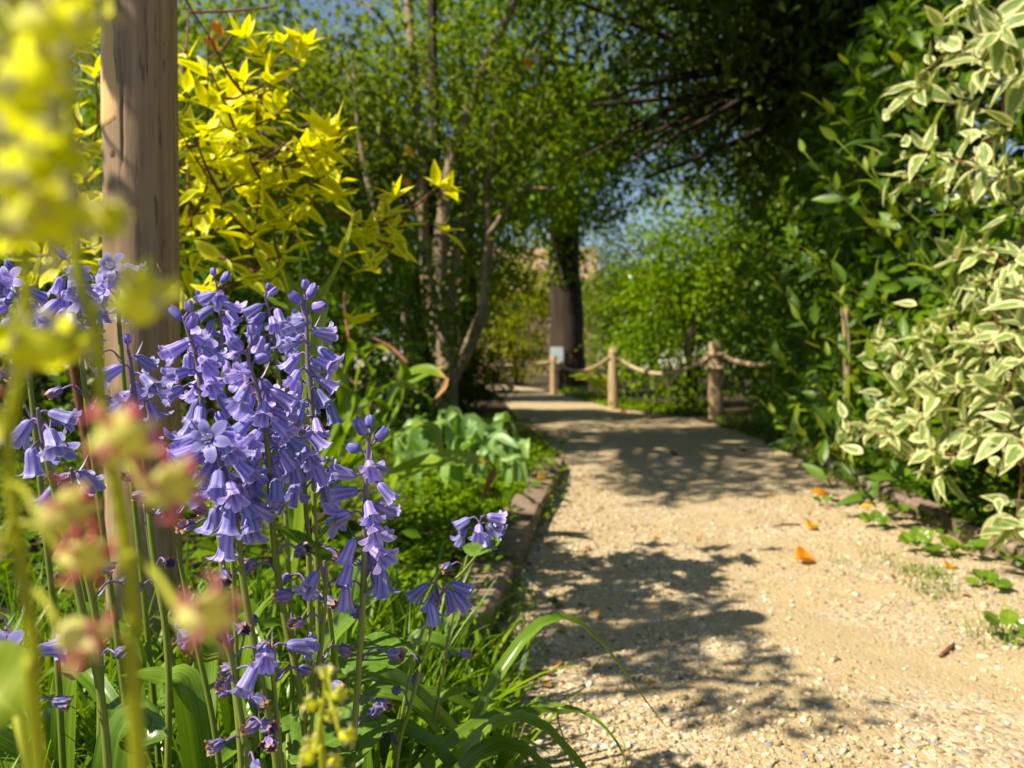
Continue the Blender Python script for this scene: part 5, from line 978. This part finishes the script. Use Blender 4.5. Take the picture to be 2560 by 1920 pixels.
def fringecup(label, pix, d, flowers, r=0.0013, leaves=()):
    k_s = 0.79 if d < 0.2 else 1.0; d *= k_s; r *= k_s
    W = [P(x, y, d + 0.012 * k / len(pix)) for k, (x, y) in enumerate(pix)]; base = W[-1] + (W[-1] - W[-2]) * 0.2; base[1] += 0.06; base[2] = -0.01
    t = thing('fringecup', label, 'fringecup', (base[0], base[1], 0), 'blurred fringecups near the lens')
    C = catmull(W + [(W[-1] + base) / 2, base], 50); part('stem', tube_mesh('stem', C[::-1], [r * 1.3, r * 1.15, r, r * 0.75], M_TSTEM, 8, 60), t)
    for px, py, s, pink, (dx, dz) in flowers:
        e = P(px, py, d + U(-0.012, 0.01)); j = np.argmin(np.linalg.norm(C - (e + [0, 0, 0.006]), axis=1)); p = C[j]
        part('pedicel', tube_mesh('pedicel', [p, (p + e) / 2 + [0, 0, 0.002], e], [r * 0.6, r * 0.5, r * 0.7], M_TSTEM, 6, 8), t)
        M = M4z(e, [dx, U(-0.5, 0.1), dz], U(0, 6), s * k_s * 0.8); c = part('calyx', CUPP if pink else CUP, t, M); sub('fringe', FRIP if pink and rng.random() < 0.8 else FRI, c)
    for px, py, dd, s in leaves:
        c = P(px, py, dd); part('leaf_stalk', tube_mesh('leaf_stalk', [base * [1, 1, 0], (base * [1, 1, 0] + c) / 2 + [0, 0, 0.03], c], 0.0012, M_TSTEM, 6, 12), t); part('leaf', TLEAF, t, M4(c, [-0.6, 0.1, 0.5], [0.1, -0.9, 0.6], s))
fringecup('tall yellow fringecup stalk crossing in front of the timber post', [(150, -80), (172, 150), (190, 650), (243, 833), (255, 1065), (280, 1170), (307, 1308), (335, 1562), (347, 1920)], 0.150,
          [(205, 85, 1.1, 0, (0.5, 0.6)), (165, 20, 1.2, 0, (0.3, 0.8)), (110, 120, 1.3, 0, (-0.8, 0.3)), (140, 300, 1.35, 0, (-0.7, 0.1)), (70, 280, 1.2, 0, (-0.9, 0.2)), (205, 520, 1.0, 0, (0.7, -0.3)), (120, 560, 1.2, 0, (-0.8, -0.2)), (320, 800, 1.35, 0, (0.55, 0.75)), (170, 890, 1.35, 0, (-0.9, 0.25)), (255, 1130, 1.3, 1, (0.75, 0.35)), (370, 1235, 1.3, 1, (0.85, 0.3)), (460, 1545, 1.3, 1, (0.75, 0.2))], 0.0014)
fringecup('pink tinged fringecup stalk near the left edge', [(40, 400), (64, 694), (70, 800), (35, 1007), (20, 1120), (46, 1366), (93, 1678), (98, 1920)], 0.155,
          [(60, 490, 1.3, 0, (0.5, 0.6)), (30, 610, 1.2, 0, (-0.6, 0.3)), (110, 900, 1.4, 0, (0.6, 0.5)), (20, 860, 1.2, 0, (-0.6, 0.4)), (15, 1090, 1.3, 1, (-0.5, 0.5)), (105, 1310, 1.25, 1, (0.6, 0.3)), (165, 1395, 1.2, 1, (0.8, 0.1)), (5, 1380, 1.2, 1, (-0.7, 0.1)), (150, 1570, 1.2, 1, (0.75, -0.35)), (60, 330, 1.3, 0, (0.1, 0.9))], 0.0013, leaves=[(45, 1790, 0.19, 0.024)])
fringecup('fringecup stalk cut by the left edge with a mass of yellow cups', [(-30, -60), (-20, 300), (-40, 700), (-60, 1300), (-80, 1900)], 0.135,
          [(50, 90, 1.3, 0, (0.8, 0.2)), (20, 20, 1.2, 0, (0.4, 0.6)), (30, 230, 1.3, 0, (0.8, 0.2)), (40, 320, 1.2, 0, (0.7, -0.2)), (20, 470, 1.4, 0, (0.7, 0.2)), (55, 560, 1.4, 0, (0.8, 0.0)), (100, 430, 1.1, 0, (0.8, 0.3))], 0.0013)
fringecup('fringecup tip of small lime buds at the bottom edge', [(815, 1690), (812, 1740), (800, 1800), (805, 1870), (810, 1990)], 0.235,
          [(812, 1700, 0.55, 0, (0.1, 0.9)), (832, 1745, 0.55, 0, (0.7, 0.5)), (790, 1770, 0.6, 0, (-0.7, 0.4)), (818, 1800, 0.6, 0, (0.4, 0.5)), (850, 1840, 0.6, 0, (0.8, 0.2)), (795, 1870, 0.65, 0, (-0.4, 0.4)), (820, 1905, 0.6, 0, (0.5, 0.2)), (785, 1900, 0.6, 0, (-0.7, 0.2))], 0.0009)

# ------------------------------------------------------------------ fallen leaves and twigs
def fallen(label, px, py, s, ang, mesh=None, curl=0.35, z=0.006):
    g = G(px, py); o = top('fallen_leaf', mesh or LM_ORANGE[rng.integers(5)], label, 'leaf', 'fallen leaves on the path')
    o.matrix_basis = M4(g + [0, 0, z + 0.006], [math.cos(ang), math.sin(ang), 0.12], nrm([-0.25, -0.4, 0.9]), (s * 1.3, s, s * 1.2)); return o
def crumpled(mat):
    V, F, UV = strip_leaf(8, 6, 0.42, 0.55, 0.25, 'oval', 0.05, 0.4); return mk_mesh('crumpled_leaf', V, F, UV, None, mat)
CRUM = crumpled(M_ORANGE); CRUMB = crumpled(M_BROWN)
fallen('largest orange fallen leaf, curled on the open sunlit gravel', 1985, 1412, 0.052, -0.3, CRUM)
fallen('orange fallen leaf touching the thin twig on the path', 2015, 1330, 0.042, 0.1, CRUM)
fallen('small yellow fallen leaf in the sun, farthest right before the shade', 1925, 1248, 0.036, 0.3)
fallen('long yellow fallen leaf lying across the gravel near the edging', 2030, 1242, 0.10, -0.05, LM_ORANGE[3])
fallen('narrow brown orange leaf leaning on the timber edging', 2150, 1275, 0.075, -0.8, LM_ORANGE[1])
fallen('orange fallen leaf among the grass tufts by the weeds', 2365, 1436, 0.036, 0.3, CRUM)
fallen('tiny orange leaf fragment in the middle of the path', 1738, 1356, 0.018, 0.2)
fallen('faint orange sliver of leaf left of the tiny fragment', 1632, 1354, 0.026, 0.0, LM_ORANGE[3])
fallen('reddish fallen leaf in the dappled shade by the hedge foot', 1845, 1134, 0.06, 0.4, CRUMB)
fallen('yellow fallen leaf lodged low in the hedge', 1975, 1096, 0.06, 1.2, CRUM, z=0.05)
fallen('brown fallen leaf caught in the grass at the bed edge', 1240, 1700, 0.045, 0.8, CRUMB, z=0.03)
fallen('brown fallen leaf in the middle of the shaded path', 1675, 1143, 0.05, 0.2, CRUMB)
fallen('orange leaf on the timber edging board', 1345, 1238, 0.035, 0.5, CRUM, z=0.06)
fallen('orange leaf at the far sunlit strip beside the weeds', 1550, 1032, 0.08, 0.3, CRUM)
fallen('pinkish brown leaf at the border of the far sunlit strip', 1612, 1052, 0.08, 0.8, CRUMB)
for lab, px, py, d in (('orange leaf hanging high beside the timber post', 545, 50, 1.7), ('second orange leaf dangling just below the high one', 530, 85, 1.7), ('orange leaf hanging in front of the dark stem, the upper of two', 1022, 365, 3.5), ('orange leaf hanging in front of the dark stem, the lower of two', 1018, 445, 3.5), ('orange leaf high up against the dark oak canopy', 1318, 145, 4.5)):
    o = top('hanging_leaf', CRUM, lab, 'leaf', 'orange leaves hanging in the trees'); o.matrix_basis = M4(P(px, py, d), [0.2, 0, -1], [-0.5, -0.8, 0.2], 0.026 * d if d < 2 else 0.016 * d)
a, b = G(1928, 1325), G(2000, 1320)
top('twig', tube_mesh('twig', [a + [0, 0, 0.01], (a + b) / 2 + [0, 0.004, 0.013], b + [0, 0, 0.01]], [0.002, 0.004, 0.003], M_TWIG, 6, 10), 'thin reddish twig lying beside an orange leaf', 'twig', 'twigs on the path')
a, b = G(2350, 1652), G(2385, 1622)
top('twig', tube_mesh('twig', [a + [0, 0, 0.008], (a + b) / 2 + [0.004, 0, 0.012], b + [0, 0, 0.009]], [0.003, 0.004, 0.003], M_TWIG, 6, 10), 'short curved twig on the gravel at the right', 'twig', 'twigs on the path')

# dull crumbs of leaf litter gathered along both borders of the path
n = 420; y = 1.0 + 7.0 * rng.random(n) ** 1.3; l, r = path_x(y); side = rng.random(n) < 0.45; off = np.abs(rng.normal(0, 0.12, n)); x = np.where(side, l + off, r - off * 1.3)
M_LITTER = leaf_mat('leaf_litter', [(0.09, 0.05, 0.025), (0.20, 0.11, 0.045), (0.30, 0.17, 0.06), (0.42, 0.20, 0.04)], trans=0.1, rough=0.8, spec=0.1)
top('leaf_litter', cloud('leaf_litter', DIA_W, np.stack([x, y, path_z(x, y) + 0.005], -1), nrm(rand_dirs(n) * [1, 1, 0.2]), nrm(rand_dirs(n) * 0.5 + [0, 0, 1.0]), U(0.006, 0.028, n), M_LITTER), 'brown crumbs of leaf litter along both borders of the path', 'leaf litter', kind='stuff')
